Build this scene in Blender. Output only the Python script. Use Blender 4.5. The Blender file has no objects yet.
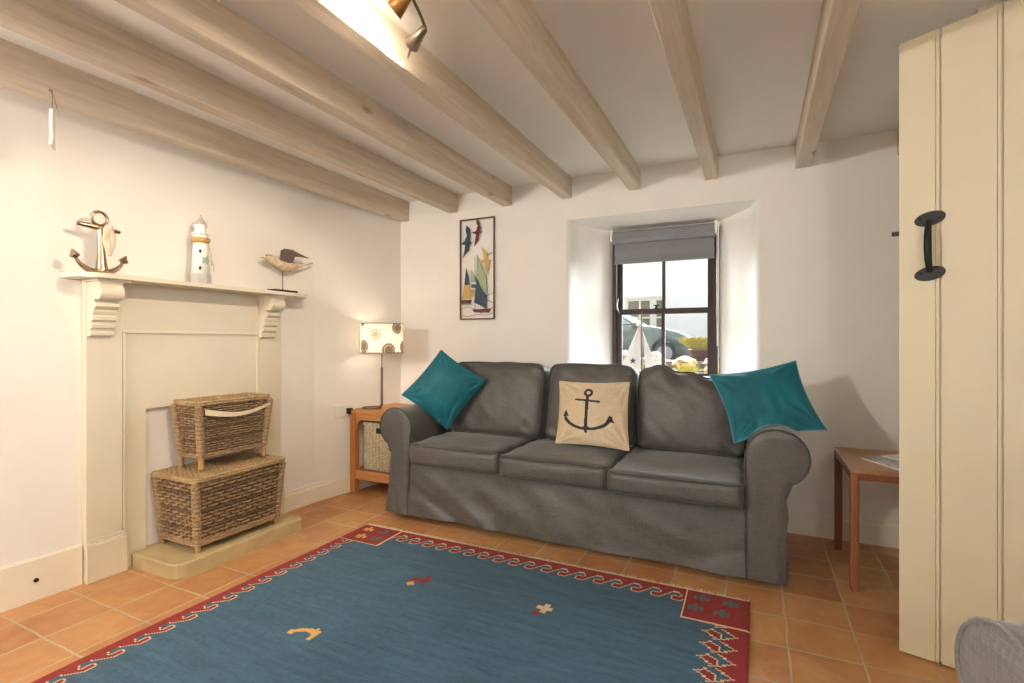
import bpy, math, random
from mathutils import Vector, Matrix, noise
PI = math.pi
R = random.Random(7)
SC = bpy.context.scene
COL = SC.collection

# ---------------------------------------------------------------- materials
def srgb(r, g, b):
    def f(c):
        c /= 255.
        return c / 12.92 if c <= .04045 else ((c + .055) / 1.055) ** 2.4
    return (f(r), f(g), f(b), 1)

class NT:
    def __init__(s, name):
        s.m = bpy.data.materials.new(name); s.m.use_nodes = True
        s.t = s.m.node_tree; s.t.nodes.clear()
        s.out = s.n('ShaderNodeOutputMaterial'); s.b = s.n('ShaderNodeBsdfPrincipled')
        s.l(s.b.outputs[0], s.out.inputs[0])
    def n(s, k, **kw):
        nd = s.t.nodes.new(k)
        for a, v in kw.items(): setattr(nd, a, v)
        return nd
    def l(s, a, b): s.t.links.new(a, b)
    def coord(s, scale=(1, 1, 1), rot=(0, 0, 0), kind='Object', loc=(0, 0, 0)):
        tc = s.n('ShaderNodeTexCoord'); mp = s.n('ShaderNodeMapping')
        mp.inputs['Scale'].default_value = scale; mp.inputs['Rotation'].default_value = rot
        mp.inputs['Location'].default_value = loc
        s.l(tc.outputs[kind], mp.inputs[0]); return mp.outputs[0]
    def noise(s, vec, scale, detail=4, rough=.5, dist=0.):
        nz = s.n('ShaderNodeTexNoise')
        nz.inputs['Scale'].default_value = scale; nz.inputs['Detail'].default_value = detail
        nz.inputs['Roughness'].default_value = rough; nz.inputs['Distortion'].default_value = dist
        s.l(vec, nz.inputs['Vector']); return nz.outputs['Fac']
    def ramp(s, fac, stops):
        r = s.n('ShaderNodeValToRGB'); e = r.color_ramp.elements
        while len(e) < len(stops): e.new(.5)
        for i, (p, c) in enumerate(stops): e[i].position = p; e[i].color = c
        s.l(fac, r.inputs[0]); return r.outputs[0]
    def mix(s, fac, a, b, mode='MIX'):
        m = s.n('ShaderNodeMix', data_type='RGBA', blend_type=mode)
        if isinstance(fac, (int, float)): m.inputs[0].default_value = fac
        else: s.l(fac, m.inputs[0])
        for i, v in ((6, a), (7, b)):
            if isinstance(v, tuple): m.inputs[i].default_value = v
            else: s.l(v, m.inputs[i])
        return m.outputs[2]
    def math(s, op, a, b=None):
        m = s.n('ShaderNodeMath', operation=op)
        for i, v in enumerate((a, b)):
            if v is None: continue
            if isinstance(v, (int, float)): m.inputs[i].default_value = v
            else: s.l(v, m.inputs[i])
        return m.outputs[0]
    def bump(s, h, strength=.3, dist=.01, prev=None):
        b = s.n('ShaderNodeBump'); b.inputs['Strength'].default_value = strength
        b.inputs['Distance'].default_value = dist; s.l(h, b.inputs['Height'])
        if prev is not None: s.l(prev, b.inputs['Normal'])
        return b.outputs[0]
    def setn(s, nrm): s.l(nrm, s.b.inputs['Normal'])
    def col(s, c):
        if isinstance(c, tuple): s.b.inputs['Base Color'].default_value = c
        else: s.l(c, s.b.inputs['Base Color'])
    def p(s, **kw):
        for k, v in kw.items(): s.b.inputs[k.replace('_', ' ')].default_value = v
        return s

def sc(c, k): return (c[0] * k, c[1] * k, c[2] * k, 1)

def mottled(name, c, var=.15, scale=8, rough=.6, bump=.0, bscale=60, **kw):
    t = NT(name); v = t.coord()
    f = t.noise(v, scale, 5)
    t.col(t.ramp(f, [(.3, sc(c, 1 - var)), (.7, sc(c, 1 + var))]))
    t.p(Roughness=rough, **kw)
    if bump: t.setn(t.bump(t.noise(v, bscale, 3), bump, .004))
    return t.m

def plaster(name, c):
    t = NT(name); v = t.coord()
    a = t.noise(v, 1.3, 3); b = t.noise(v, 9, 5)
    t.col(t.mix(.3, t.ramp(a, [(.3, sc(c, .95)), (.7, sc(c, 1.0))]), t.ramp(b, [(.3, sc(c, .95)), (.7, sc(c, 1.02))])))
    t.p(Roughness=.85)
    n1 = t.bump(t.noise(v, 3.0, 3), .15, .03); t.setn(t.bump(t.noise(v, 60, 4), .12, .003, n1))
    return t.m

def wood(name, c1, c2, axis='Y', scale=14, stretch=.07, rough=.5, knots=False, c3=None):
    t = NT(name); s_ = {'X': (stretch, 1, 1), 'Y': (1, stretch, 1), 'Z': (1, 1, stretch)}[axis]
    v = t.coord(s_)
    f = t.noise(v, scale, 6, .6, 1.2); g = t.noise(v, scale * 7, 3, .6)
    c = t.mix(.35, t.ramp(f, [(.32, c1), (.68, c2)]), t.ramp(g, [(.3, c1), (.7, c2)]))
    if knots:
        vo = t.n('ShaderNodeTexVoronoi'); vo.inputs['Scale'].default_value = 1
        vk = t.coord(tuple(6.2 if a != 'Y' else 2.6 for a in 'XYZ'))
        t.l(vk, vo.inputs['Vector'])
        k = t.ramp(vo.outputs['Distance'], [(.05, (.8, .8, .8, 1)), (.14, (0, 0, 0, 1))])
        c = t.mix(k, c, c3)
    t.col(c); t.p(Roughness=rough); t.setn(t.bump(g, .12, .002))
    return t.m

def linen(name, c, var=.22, sheen=.3, scale=1.0, rough=.85, weave=420):
    t = NT(name)
    a = t.noise(t.coord((1, 1, .12)), 190 * scale, 2, .6); b = t.noise(t.coord((.12, .12, 1)), 190 * scale, 2, .6)
    d = t.noise(t.coord(), 3.5, 3)
    m = t.math('ADD', t.math('MULTIPLY', a, .5), t.math('MULTIPLY', b, .5))
    cc = t.ramp(m, [(.32, sc(c, 1 - var * 1.6)), (.68, sc(c, 1 + var * 1.6))])
    t.col(t.mix(.35, cc, t.ramp(d, [(.3, sc(c, .85)), (.7, sc(c, 1.15))])))
    t.p(Roughness=rough, Sheen_Weight=sheen, Sheen_Roughness=.4)
    n1 = t.bump(t.noise(t.coord(), 9, 3), .25, .02)
    t.setn(t.bump(m, .25, .0015, n1)); return t.m

def velvet(name, c):
    t = NT(name); v = t.coord()
    f = t.noise(v, 7, 4, .6, .6)
    t.col(t.ramp(f, [(.3, sc(c, .8)), (.7, sc(c, 1.25))]))
    t.p(Roughness=.7, Sheen_Weight=.6, Sheen_Roughness=.35); t.b.inputs['Sheen Tint'].default_value = srgb(60, 190, 200)
    t.setn(t.bump(t.noise(v, 14, 4), .25, .01)); return t.m

def simple(name, c, rough=.5, metal=0., **kw):
    t = NT(name); v = t.coord()
    t.col(t.ramp(t.noise(v, 5, 3), [(.35, sc(c, .975)), (.65, sc(c, 1.015))]))
    t.p(Roughness=rough, Metallic=metal, **kw); return t.m

def emit(name, c, e):
    t = NT(name); t.b.inputs['Base Color'].default_value = c
    t.b.inputs['Emission Color'].default_value = c; t.b.inputs['Emission Strength'].default_value = e; return t.m

def floor_mat():
    t = NT('terracotta_tiles'); P_ = .222
    v = t.coord((1 / P_, 1 / P_, 1), loc=(-.106 / P_, -.0405 / P_, 0))
    wob = t.n('ShaderNodeVectorMath', operation='MULTIPLY_ADD')
    nz = t.n('ShaderNodeTexNoise'); nz.inputs['Scale'].default_value = 1.7; t.l(v, nz.inputs['Vector'])
    t.l(nz.outputs['Color'], wob.inputs[0]); wob.inputs[1].default_value = (.07, .07, 0); t.l(v, wob.inputs[2])
    vv = wob.outputs[0]
    br = t.n('ShaderNodeTexBrick'); br.offset = 0; br.squash = 1
    for k, x in (('Scale', 1), ('Mortar Size', .021), ('Mortar Smooth', .35), ('Bias', 0), ('Brick Width', 1), ('Row Height', 1)):
        br.inputs[k].default_value = x
    br.inputs['Color1'].default_value = (0, 0, 0, 1); br.inputs['Color2'].default_value = (1, 1, 1, 1); br.inputs['Mortar'].default_value = (.5, .5, .5, 1)
    t.l(vv, br.inputs['Vector'])
    v0 = t.coord()
    tint = t.ramp(br.outputs['Color'], [(0, srgb(150, 92, 58)), (.35, srgb(182, 132, 84)), (.7, srgb(198, 154, 100)), (1, srgb(166, 106, 66))])
    cl = t.ramp(t.noise(v0, 6, 6, .65, .5), [(.28, srgb(146, 86, 54)), (.5, srgb(182, 130, 84)), (.75, srgb(208, 168, 114))])
    c = t.mix(.5, tint, cl)
    gr = t.ramp(t.noise(v0, 3, 3), [(.35, srgb(160, 146, 118)), (.65, srgb(206, 186, 152))])
    c = t.mix(br.outputs['Fac'], c, gr)
    t.col(c)
    t.l(t.ramp(t.noise(v0, 12, 4), [(.3, (.34, .34, .34, 1)), (.7, (.52, .52, .52, 1))]), t.b.inputs['Roughness'])
    hgt = t.math('SUBTRACT', t.math('MULTIPLY', t.noise(v0, 14, 4), .25), br.outputs['Fac'])
    t.setn(t.bump(hgt, .5, .004)); return t.m

def wicker(name, c):
    t = NT(name); v = t.coord()
    a = t.noise(v, 70, 2); b = t.noise(v, 7, 3)
    t.col(t.mix(.5, t.ramp(a, [(.3, sc(c, .45)), (.7, sc(c, 1.55))]), t.ramp(b, [(.3, sc(c, .7)), (.7, sc(c, 1.2))])))
    t.p(Roughness=.5); t.setn(t.bump(a, .3, .002)); return t.m

def wool(name, c, streak=0., var=.25):
    t = NT(name)
    b = t.noise(t.coord(), 420, 2, .7)
    cc = t.ramp(b, [(.3, sc(c, 1 - var)), (.7, sc(c, 1 + var))])
    if streak:
        s1 = t.noise(t.coord((1, 9, 1)), 4.5, 5, .62, .4); s2 = t.noise(t.coord((1, 7, 1)), 30, 5, .75)
        cc = t.mix(.62, cc, t.ramp(s1, [(.28, sc(c, 1 - streak)), (.72, sc(c, 1 + streak * 1.2))]))
        cc = t.mix(.42, cc, t.ramp(s2, [(.3, sc(c, 1 - streak)), (.72, (c[0] * 2.3, c[1] * 1.9, c[2] * 1.8, 1))]))
    t.col(cc); t.p(Roughness=.85, Sheen_Weight=.06, Sheen_Roughness=.5)
    t.setn(t.bump(b, .5, .003)); return t.m

M = {}
M['wall'] = plaster('white_plaster', srgb(239, 235, 228))
M['ceil'] = plaster('ceiling_paint', srgb(238, 235, 229))
M['cream'] = simple('cream_gloss_paint', srgb(222, 213, 192), .4)
M['door'] = simple('cream_door_paint', srgb(206, 196, 168), .45)
M['skirt'] = simple('cream_skirting_paint', srgb(236, 228, 210), .45)
M['beam'] = wood('limed_beam_wood', srgb(182, 166, 147), srgb(220, 208, 190), 'Y', 11, .06, .65, True, srgb(146, 122, 100))
M['floor'] = floor_mat()
M['grey'] = linen('grey_linen', srgb(78, 76, 72), .26, .3, 1.0, .48)
M['greypipe'] = linen('dark_piping', srgb(62, 60, 57))
M['teal'] = velvet('teal_velvet', srgb(0, 92, 106))
M['tealpipe'] = simple('pale_teal_edge', srgb(70, 150, 155), .7)
M['natural'] = linen('natural_linen', srgb(206, 188, 158), .10, .1, 1.0)
M['ink'] = simple('charcoal_print', srgb(44, 42, 48), .8)
M['pine'] = wood('honey_pine', srgb(160, 100, 48), srgb(188, 128, 70), 'Z', 16, .08, .45)
M['pinex'] = wood('honey_pine_top', srgb(164, 106, 54), srgb(196, 142, 86), 'X', 16, .08, .45)
M['teak'] = wood('teak_leg', srgb(112, 64, 36), srgb(142, 88, 52), 'Z', 16, .08, .42)
M['teakx'] = wood('teak_top', srgb(140, 100, 70), srgb(170, 128, 94), 'Y', 16, .08, .42)
M['wick'] = wicker('brown_wicker', srgb(150, 122, 90))
M['wick2'] = wicker('dark_wicker', srgb(112, 88, 64))
M['wickp'] = wicker('pale_willow', srgb(170, 142, 102))
M['wickw'] = wicker('whitewashed_wicker', srgb(196, 182, 150))
M['stake'] = simple('peeled_willow_leg', srgb(176, 138, 88), .5)
M['stone'] = mottled('hearth_stone', srgb(184, 164, 122), .16, 7, .7, .3, 40)
M['black'] = simple('black_iron', srgb(34, 33, 32), .5, .4)
M['bronze'] = simple('bronze_metal', srgb(176, 152, 128), .22, .95)
M['chrome'] = simple('brushed_nickel', srgb(150, 140, 128), .3, .95)
M['brass'] = simple('brass_cone', srgb(168, 116, 64), .4, .6)
M['rope'] = mottled('cream_rope', srgb(222, 206, 178), .12, 120, .8, .5, 200)
M['white'] = simple('white_paint', srgb(240, 238, 232), .5)
M['plast'] = simple('white_plastic', srgb(232, 226, 214), .35)
M['ochre'] = simple('ochre_paint', srgb(186, 146, 84), .6)
M['gwash'] = simple('grey_wash_paint', srgb(176, 172, 166), .7)
M['sea'] = simple('pale_sea_green', srgb(150, 176, 172), .7)
M['driftw'] = mottled('driftwood', srgb(204, 182, 150), .25, 40, .7, .3, 80)
M['drift'] = mottled('dark_driftwood', srgb(96, 84, 76), .2, 30, .7, .3, 80)
M['frame'] = simple('dark_window_paint', srgb(44, 24, 21), .6)
M['blind'] = linen('grey_blind', srgb(126, 126, 130), .05, 0, 1)
M['pewter'] = simple('pewter_wire', srgb(98, 82, 64), .4, .6)
M['navy'] = simple('navy_enamel', srgb(44, 64, 84), .4)
M['maroon'] = simple('maroon_enamel', srgb(92, 36, 30), .4)
M['gold'] = simple('gold_enamel', srgb(196, 160, 88), .4)
M['sage'] = simple('sage_enamel', srgb(150, 168, 134), .4)
M['rblue'] = wool('blue_wool', srgb(48, 84, 106), .7, .32)
M['rred'] = wool('red_wool', srgb(132, 18, 17), 0, .25)
M['rcream'] = wool('cream_wool', srgb(214, 186, 146), 0)
M['rteal'] = wool('slate_wool', srgb(76, 92, 92), 0)
M['rgold'] = wool('gold_wool', srgb(206, 158, 82), 0)
M['fringe'] = wool('fringe_wool', srgb(226, 210, 180), 0)
M['house'] = plaster('white_render', srgb(240, 236, 228))
M['hglass'] = simple('brown_reflective_pane', srgb(120, 108, 92), .15)
M['hframe'] = simple('cream_sash_paint', srgb(232, 226, 206), .5)
M['street'] = mottled('grey_street', srgb(96, 94, 92), .1, 5, .9)
M['carp'] = simple('grey_blue_car_paint', srgb(96, 106, 98), .25, .3)
M['cglass'] = simple('car_window_glass', srgb(150, 172, 170), .1)
M['tyre'] = simple('rubber_tyre', srgb(34, 34, 36), .8)
M['alloy'] = simple('alloy_wheel', srgb(128, 128, 126), .3, .5)
M['lampg'] = simple('headlamp_glass', srgb(210, 212, 206), .15)
M['rock'] = mottled('garden_rock', srgb(118, 108, 88), .3, 6, .9, .6, 20)
M['rock2'] = mottled('golden_rock', srgb(142, 118, 78), .3, 6, .9, .6, 20)
M['earth'] = mottled('earth_and_moss', srgb(84, 80, 52), .35, 12, .95)
M['leaf'] = mottled('yellow_green_leaf', srgb(136, 122, 42), .3, 30, .6)
M['leafd'] = mottled('green_leaf', srgb(80, 96, 50), .3, 30, .6)
M['pot'] = simple('brown_planter', srgb(74, 38, 27), .6)
M['paper'] = simple('magazine_pages', srgb(226, 222, 212), .6)
def glass_mat():
    t = NT('window_glass')
    tr = t.n('ShaderNodeBsdfTransparent'); gl = t.n('ShaderNodeBsdfGlossy'); gl.inputs['Roughness'].default_value = .02
    fr = t.n('ShaderNodeFresnel'); ge = t.n('ShaderNodeNewGeometry'); mi_ = t.n('ShaderNodeMapRange'); mi_.inputs['To Min'].default_value = 1.4; mi_.inputs['To Max'].default_value = 1 / 1.4; t.l(ge.outputs['Backfacing'], mi_.inputs['Value']); t.l(mi_.outputs[0], fr.inputs['IOR'])
    mx = t.n('ShaderNodeMixShader'); t.l(fr.outputs[0], mx.inputs[0]); t.l(tr.outputs[0], mx.inputs[1]); t.l(gl.outputs[0], mx.inputs[2])
    t.l(mx.outputs[0], t.out.inputs[0]); return t.m
M['glass'] = glass_mat()
def shade_mat(name, c, tr=.5):
    t = NT(name); v = t.coord()
    col = t.ramp(t.noise(v, 130, 3), [(.3, sc(c, .92)), (.7, sc(c, 1.05))])
    d = t.n('ShaderNodeBsdfDiffuse'); s = t.n('ShaderNodeBsdfTranslucent'); t.l(col, d.inputs[0]); t.l(col, s.inputs[0])
    mx = t.n('ShaderNodeMixShader'); mx.inputs[0].default_value = tr
    t.l(d.outputs[0], mx.inputs[1]); t.l(s.outputs[0], mx.inputs[2]); t.l(mx.outputs[0], t.out.inputs[0]); return t.m
M['shade'] = shade_mat('cream_lamp_shade', srgb(244, 238, 226))
M['shadep'] = shade_mat('taupe_printed_shade', srgb(128, 112, 102), .4)
M['shadeq'] = shade_mat('light_taupe_printed_shade', srgb(196, 176, 146), .4)
M['sail'] = shade_mat('white_sailcloth', srgb(226, 224, 220), .3)
M['bulb'] = emit('warm_bulb', (1, .84, .64, 1), 24)
M['fill_diffuser'] = emit('warm_fill_diffuser', (1, .92, .82, 1), 12)  # glow of the added fill lamp on the ceiling
def mag_mat():
    t = NT('magazine_cover'); v = t.coord()
    t.col(t.ramp(t.noise(v, 22, 4, .6, 1.5), [(.3, srgb(70, 84, 74)), (.42, srgb(130, 148, 132)), (.5, srgb(196, 190, 182)), (.6, srgb(120, 128, 140)), (.72, srgb(210, 176, 150))]))
    t.p(Roughness=.25); return t.m
M['mag'] = mag_mat()

# ---------------------------------------------------------------- mesh building
class MB:
    def __init__(s): s.v = []; s.f = []; s.mi = []; s.sm = []
    def add(s, vs, fs, mi=0, smooth=False, mat=None):
        b = len(s.v)
        s.v += [tuple(mat @ Vector(p)) if mat is not None else tuple(p) for p in vs]
        for f in fs:
            s.f.append(tuple(b + i for i in f)); s.mi.append(mi); s.sm.append(smooth)
        return s
    def box(s, x0, x1, y0, y1, z0, z1, mi=0, bev=0., mat=None):
        if bev <= 0:
            v = [(x, y, z) for z in (z0, z1) for y in (y0, y1) for x in (x0, x1)]
            f = [(0, 2, 3, 1), (4, 5, 7, 6), (0, 1, 5, 4), (2, 6, 7, 3), (0, 4, 6, 2), (1, 3, 7, 5)]
            return s.add(v, f, mi, False, mat)
        bm = __import__('bmesh').new(); import bmesh
        bmesh.ops.create_cube(bm, size=1)
        for q in bm.verts: q.co = Vector(((x0 + x1) / 2 + q.co.x * (x1 - x0), (y0 + y1) / 2 + q.co.y * (y1 - y0), (z0 + z1) / 2 + q.co.z * (z1 - z0)))
        bmesh.ops.bevel(bm, geom=bm.edges[:], offset=bev, segments=2, profile=.6, affect='EDGES')
        bm.verts.ensure_lookup_table()
        s.add([q.co[:] for q in bm.verts], [[q.index for q in f.verts] for f in bm.faces], mi, False, mat); bm.free(); return s
    def prism(s, poly, axis, a, b, mi=0, mat=None, smooth=False):
        # poly of 2-D points, extruded along axis ('X','Y','Z') from a to b
        n = len(poly)
        def P3(p, t): return {'X': (t, p[0], p[1]), 'Y': (p[0], t, p[1]), 'Z': (p[0], p[1], t)}[axis]
        v = [P3(p, a) for p in poly] + [P3(p, b) for p in poly]
        s.add(v, [tuple(range(n - 1, -1, -1)), tuple(range(n, 2 * n))], mi, False, mat)
        s.add(v, [(i, (i + 1) % n, n + (i + 1) % n, n + i) for i in range(n)], mi, smooth, mat)
        return s
    def tube(s, pts, r, n=8, closed=False, mi=0, mat=None, caps=True):
        pts = [Vector(p) for p in pts]; m = len(pts)
        rr = r if isinstance(r, (list, tuple)) else [r] * m
        def tan(i):
            if closed: return (pts[(i + 1) % m] - pts[i - 1]).normalized()
            return (pts[min(i + 1, m - 1)] - pts[max(i - 1, 0)]).normalized()
        t0 = tan(0); up = Vector((0, 0, 1)) if abs(t0.z) < .9 else Vector((1, 0, 0))
        nr = (up - t0 * up.dot(t0)).normalized(); vs = []
        for i in range(m):
            t = tan(i); nr = (nr - t * nr.dot(t))
            nr = nr.normalized() if nr.length > 1e-6 else t.orthogonal().normalized()
            bn = t.cross(nr)
            for k in range(n):
                a = 2 * PI * k / n; vs.append(pts[i] + (nr * math.cos(a) + bn * math.sin(a)) * rr[i])
        fs = []
        for i in range(m if closed else m - 1):
            j = (i + 1) % m
            for k in range(n): fs.append((i * n + k, i * n + (k + 1) % n, j * n + (k + 1) % n, j * n + k))
        s.add(vs, fs, mi, True, mat)
        if caps and not closed: s.add(vs[:n] + vs[-n:], [tuple(range(n - 1, -1, -1)), tuple(range(n, 2 * n))], mi, False, mat)
        return s
    def lathe(s, prof, n=24, c=(0, 0, 0), mi=0, mat=None, smooth=True):
        m = len(prof); vs = [(c[0] + r * math.cos(2 * PI * k / n), c[1] + r * math.sin(2 * PI * k / n), c[2] + z) for r, z in prof for k in range(n)]
        fs = [(i * n + k, i * n + (k + 1) % n, (i + 1) * n + (k + 1) % n, (i + 1) * n + k) for i in range(m - 1) for k in range(n)]
        s.add(vs, fs, mi, smooth, mat)
        s.add(vs[:n] + vs[-n:], [tuple(range(n - 1, -1, -1)), tuple(range(n, 2 * n))], mi, False, mat); return s
    def grid(s, fn, nu, nv, mi=0, smooth=True, mif=None, wrapu=False, flip=False):
        vs = [fn(i / nu, j / nv) for j in range(nv + 1) for i in range(nu + 1)]
        b = len(s.v); s.v += [tuple(p) for p in vs]; w = nu + 1
        for j in range(nv):
            for i in range(nu):
                q = (b + j * w + i, b + j * w + i + 1, b + (j + 1) * w + i + 1, b + (j + 1) * w + i)
                s.f.append(q[::-1] if flip else q); s.sm.append(smooth)
                s.mi.append(mif((i + .5) / nu, (j + .5) / nv) if mif else mi)
        return s
    def ell(s, c, r, n=16, mi=0, mat=None):
        prof = [(max(1e-4, math.sin(PI * i / (n // 2))), -math.cos(PI * i / (n // 2))) for i in range(n // 2 + 1)]
        vs = [(c[0] + r[0] * p * math.cos(2 * PI * k / n), c[1] + r[1] * p * math.sin(2 * PI * k / n), c[2] + r[2] * z) for p, z in prof for k in range(n)]
        m = len(prof)
        return s.add(vs, [(i * n + k, i * n + (k + 1) % n, (i + 1) * n + (k + 1) % n, (i + 1) * n + k) for i in range(m - 1) for k in range(n)], mi, True, mat)
    def build(s, name, mats, parent=None, weld=False, subd=0):
        me = bpy.data.meshes.new(name); me.from_pydata(s.v, [], s.f)
        for m in (mats if isinstance(mats, (list, tuple)) else [mats]): me.materials.append(M[m] if isinstance(m, str) else m)
        me.polygons.foreach_set('material_index', s.mi); me.polygons.foreach_set('use_smooth', s.sm); me.update()
        if weld:
            import bmesh
            bm = bmesh.new(); bm.from_mesh(me); bmesh.ops.remove_doubles(bm, verts=bm.verts, dist=1e-5)
            bmesh.ops.recalc_face_normals(bm, faces=bm.faces); bm.to_mesh(me); bm.free()
        o = bpy.data.objects.new(name, me); COL.objects.link(o)
        if parent is not None:
            o.parent = parent
            o.matrix_parent_inverse = Matrix.Identity(4)
            # geometry was given in world space: express it in the parent's frame
            inv = parent_world(parent).inverted(); me.transform(inv)
        return o

def parent_world(o):
    m = Matrix.Identity(4)
    while o is not None:
        m = Matrix.Translation(o.location) @ Matrix.Rotation(o.rotation_euler.z, 4, 'Z') @ m; o = o.parent
    return m

def tag(o, label=None, cat=None, group=None, kind=None):
    if label: o['label'] = label
    if cat: o['category'] = cat
    if group: o['group'] = group
    if kind: o['kind'] = kind
    return o
def thing(name, label, cat, loc=(0, 0, 0), group=None):
    o = bpy.data.objects.new(name, None); COL.objects.link(o); o.location = loc
    o.empty_display_size = .05
    return tag(o, label, cat, group)
def struct(o, label=None): return tag(o, label, None, None, 'structure')

# ---------------------------------------------------------------- the room
XR, YB, YR, H = 1.3, 3.275, -2.0, 2.19
# left wall face: polyline in plan
LW = [(-2.79, YR), (-2.745, 0.0), (-2.722, 1.2), (-2.69, 2.5), (-2.575, YB)]
def lwx(y):
    for (a, b), (c, d) in zip(LW, LW[1:]):
        if y <= d: return a + (c - a) * (y - b) / (d - b)
    return LW[-1][0]
w = MB()
NY0, NY1, NZ = 1.459, 2.07, .75   # fireplace niche
def wseg(y0, y1, z0, z1):
    w.prism([(lwx(y0), y0), (lwx(y1), y1), (-3.1, y1), (-3.1, y0)], 'Z', z0, z1)
wseg(YR, 0, 0, H + .1); wseg(0, 1.2, 0, H + .1); wseg(1.2, NY0, 0, H + .1)
wseg(NY0, NY1, NZ, H + .1); wseg(NY1, 2.5, 0, H + .1); wseg(2.5, YB, 0, H + .1)
w.box(-3.1, -2.728, NY0, NY1, 0, NZ)
struct(w.build('wall_left', 'wall', weld=False), 'white plaster wall behind the fireplace and mantel shelf')
b = MB(); b.box(-3.1, XR + .3, YR - .3, 4.0, -.1, 0); struct(b.build('floor', 'floor'), 'orange terracotta tiled floor')
b = MB(); b.box(-3.1, XR + .3, YR - .3, YB + .05, H, H + .1); struct(b.build('ceiling', 'ceil'), 'white ceiling between the limed beams')
# back wall with the splayed window recess
wx0, wx1, wz0, wz1 = -1.172, .016, .80, 1.906    # opening in the wall face
ix0, ix1, iz1 = -.955, -.232, 1.885              # at the window frame
YW = 3.675
b = MB()
def quad(a, b_, c, d, n=1): b.add([a, b_, c, d], [(0, 1, 2, 3)])
X0 = -3.1; X1 = XR + .3; ZT = H + .1
for (a0, a1, c0, c1) in ((X0, wx0, 0, ZT), (wx1, X1, 0, ZT), (wx0, wx1, 0, wz0), (wx0, wx1, wz1, ZT)):
    quad((a0, YB, c0), (a1, YB, c0), (a1, YB, c1), (a0, YB, c1))
# rounded reveal sides
def reveal(xa, xb):
    pts = []
    for k in range(9):
        t = k / 8
        if t < .5:   # soft plaster corner
            a = t * 2 * PI / 2
            u = .13 * (1 - math.cos(a)) ; y = YB + .16 * (math.sin(a) * .0 + t * t * 1.6)
            pts.append((xa + (xb - xa) * (t * .42), YB + .28 * t * t * 2))
        else:
            q = (t - .5) * 2; pts.append((xa + (xb - xa) * (.21 + .79 * q), YB + .14 + (YW - YB - .14) * q))
    return pts
rl = reveal(wx0, ix0); rr = reveal(wx1, ix1)
zt = lambda y: wz1 + (iz1 - wz1) * (y - YB) / (YW - YB)
for pts in (rl, rr):
    n = len(pts); vs = [(p[0], p[1], wz0) for p in pts] + [(p[0], p[1], zt(p[1])) for p in pts]
    b.add(vs, [(i, i + 1, n + i + 1, n + i) for i in range(n - 1)], 0, True)
n = len(rl)
b.add([(p[0], p[1], zt(p[1])) for p in rl] + [(p[0], p[1], zt(p[1])) for p in rr], [(i, i + 1, n + i + 1, n + i) for i in range(n - 1)])
b.add([(p[0], p[1], wz0) for p in rl] + [(p[0], p[1], wz0) for p in rr], [(i, i + 1, n + i + 1, n + i) for i in range(n - 1)])
# outer skin
YO = 3.86
for (a0, a1, c0, c1) in ((X0, ix0, -.2, ZT + .3), (ix1, X1, -.2, ZT + .3), (ix0, ix1, -.2, wz0), (ix0, ix1, iz1, ZT + .3)):
    b.box(a0, a1, YW + .03, YO, c0, c1)
struct(b.build('wall_back', 'wall'), 'white plaster wall with the deep window recess above the sofa')
# right wall with the doorway the open door belongs to
b = MB(); dy0, dy1, dz1 = 1.12, 1.96, 2.165
b.box(XR, XR + .25, YR - .2, dy0, 0, ZT); b.box(XR, XR + .25, dy1, YB, 0, ZT); b.box(XR, XR + .25, dy0, dy1, dz1, ZT)
b.box(XR + 1.2, XR + 1.3, dy0 - .6, dy1 + .6, 0, ZT); b.box(XR + .25, XR + 1.3, dy0 - .7, dy0 - .6, 0, ZT); b.box(XR + .25, XR + 1.3, dy1 + .6, dy1 + .7, 0, ZT)
b.box(XR + .25, XR + 1.3, dy0 - .7, dy1 + .7, H, ZT); b.box(XR + .3, XR + 1.3, dy0 - .7, dy1 + .7, -.1, 0)
struct(b.build('wall_right', 'wall'), 'white plaster wall with an open doorway')
# rear wall with an unseen wide glazed garden door, added for fill daylight
gx0, gx1, gz = -1.9, .9, 2.02
b = MB()
b.box(-3.1, gx0, YR - .25, YR, 0, ZT); b.box(gx1, XR + .3, YR - .25, YR, 0, ZT); b.box(gx0, gx1, YR - .25, YR, gz, ZT)
struct(b.build('wall_rear', 'wall'), 'white plaster wall around the added glazed garden doors')
def frame_bars(mb, x0, x1, y0, y1, z0, z1, t, vx=(), hz=(), tb=.03):
    mb.box(x0, x0 + t, y0, y1, z0, z1); mb.box(x1 - t, x1, y0, y1, z0, z1)
    mb.box(x0 + t, x1 - t, y0, y1, z0, z0 + t); mb.box(x0 + t, x1 - t, y0, y1, z1 - t, z1)
    for x in vx: mb.box(x - tb / 2, x + tb / 2, y0, y1, z0 + t, z1 - t)
    for z in hz: mb.box(x0 + t, x1 - t, y0, y1, z - tb / 2, z + tb / 2)
gw = (gx1 - gx0) / 4
b = MB()
for k in range(4): frame_bars(b, gx0 + k * gw, gx0 + (k + 1) * gw, YR - .16, YR - .11, 0, gz, .06)
d = struct(b.build('door_added', 'white'), 'added white framed glazed garden doors for fill daylight')
b = MB(); b.box(gx0 + .02, gx1 - .02, YR - .14, YR - .135, .03, gz - .03); b.build('glass', 'glass', d)
b = MB(); b.box(-9, 9, -14, YR - .26, -.15, -.02); struct(b.build('ground_patio', 'street'), 'paved patio outside the added garden doors')

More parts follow.
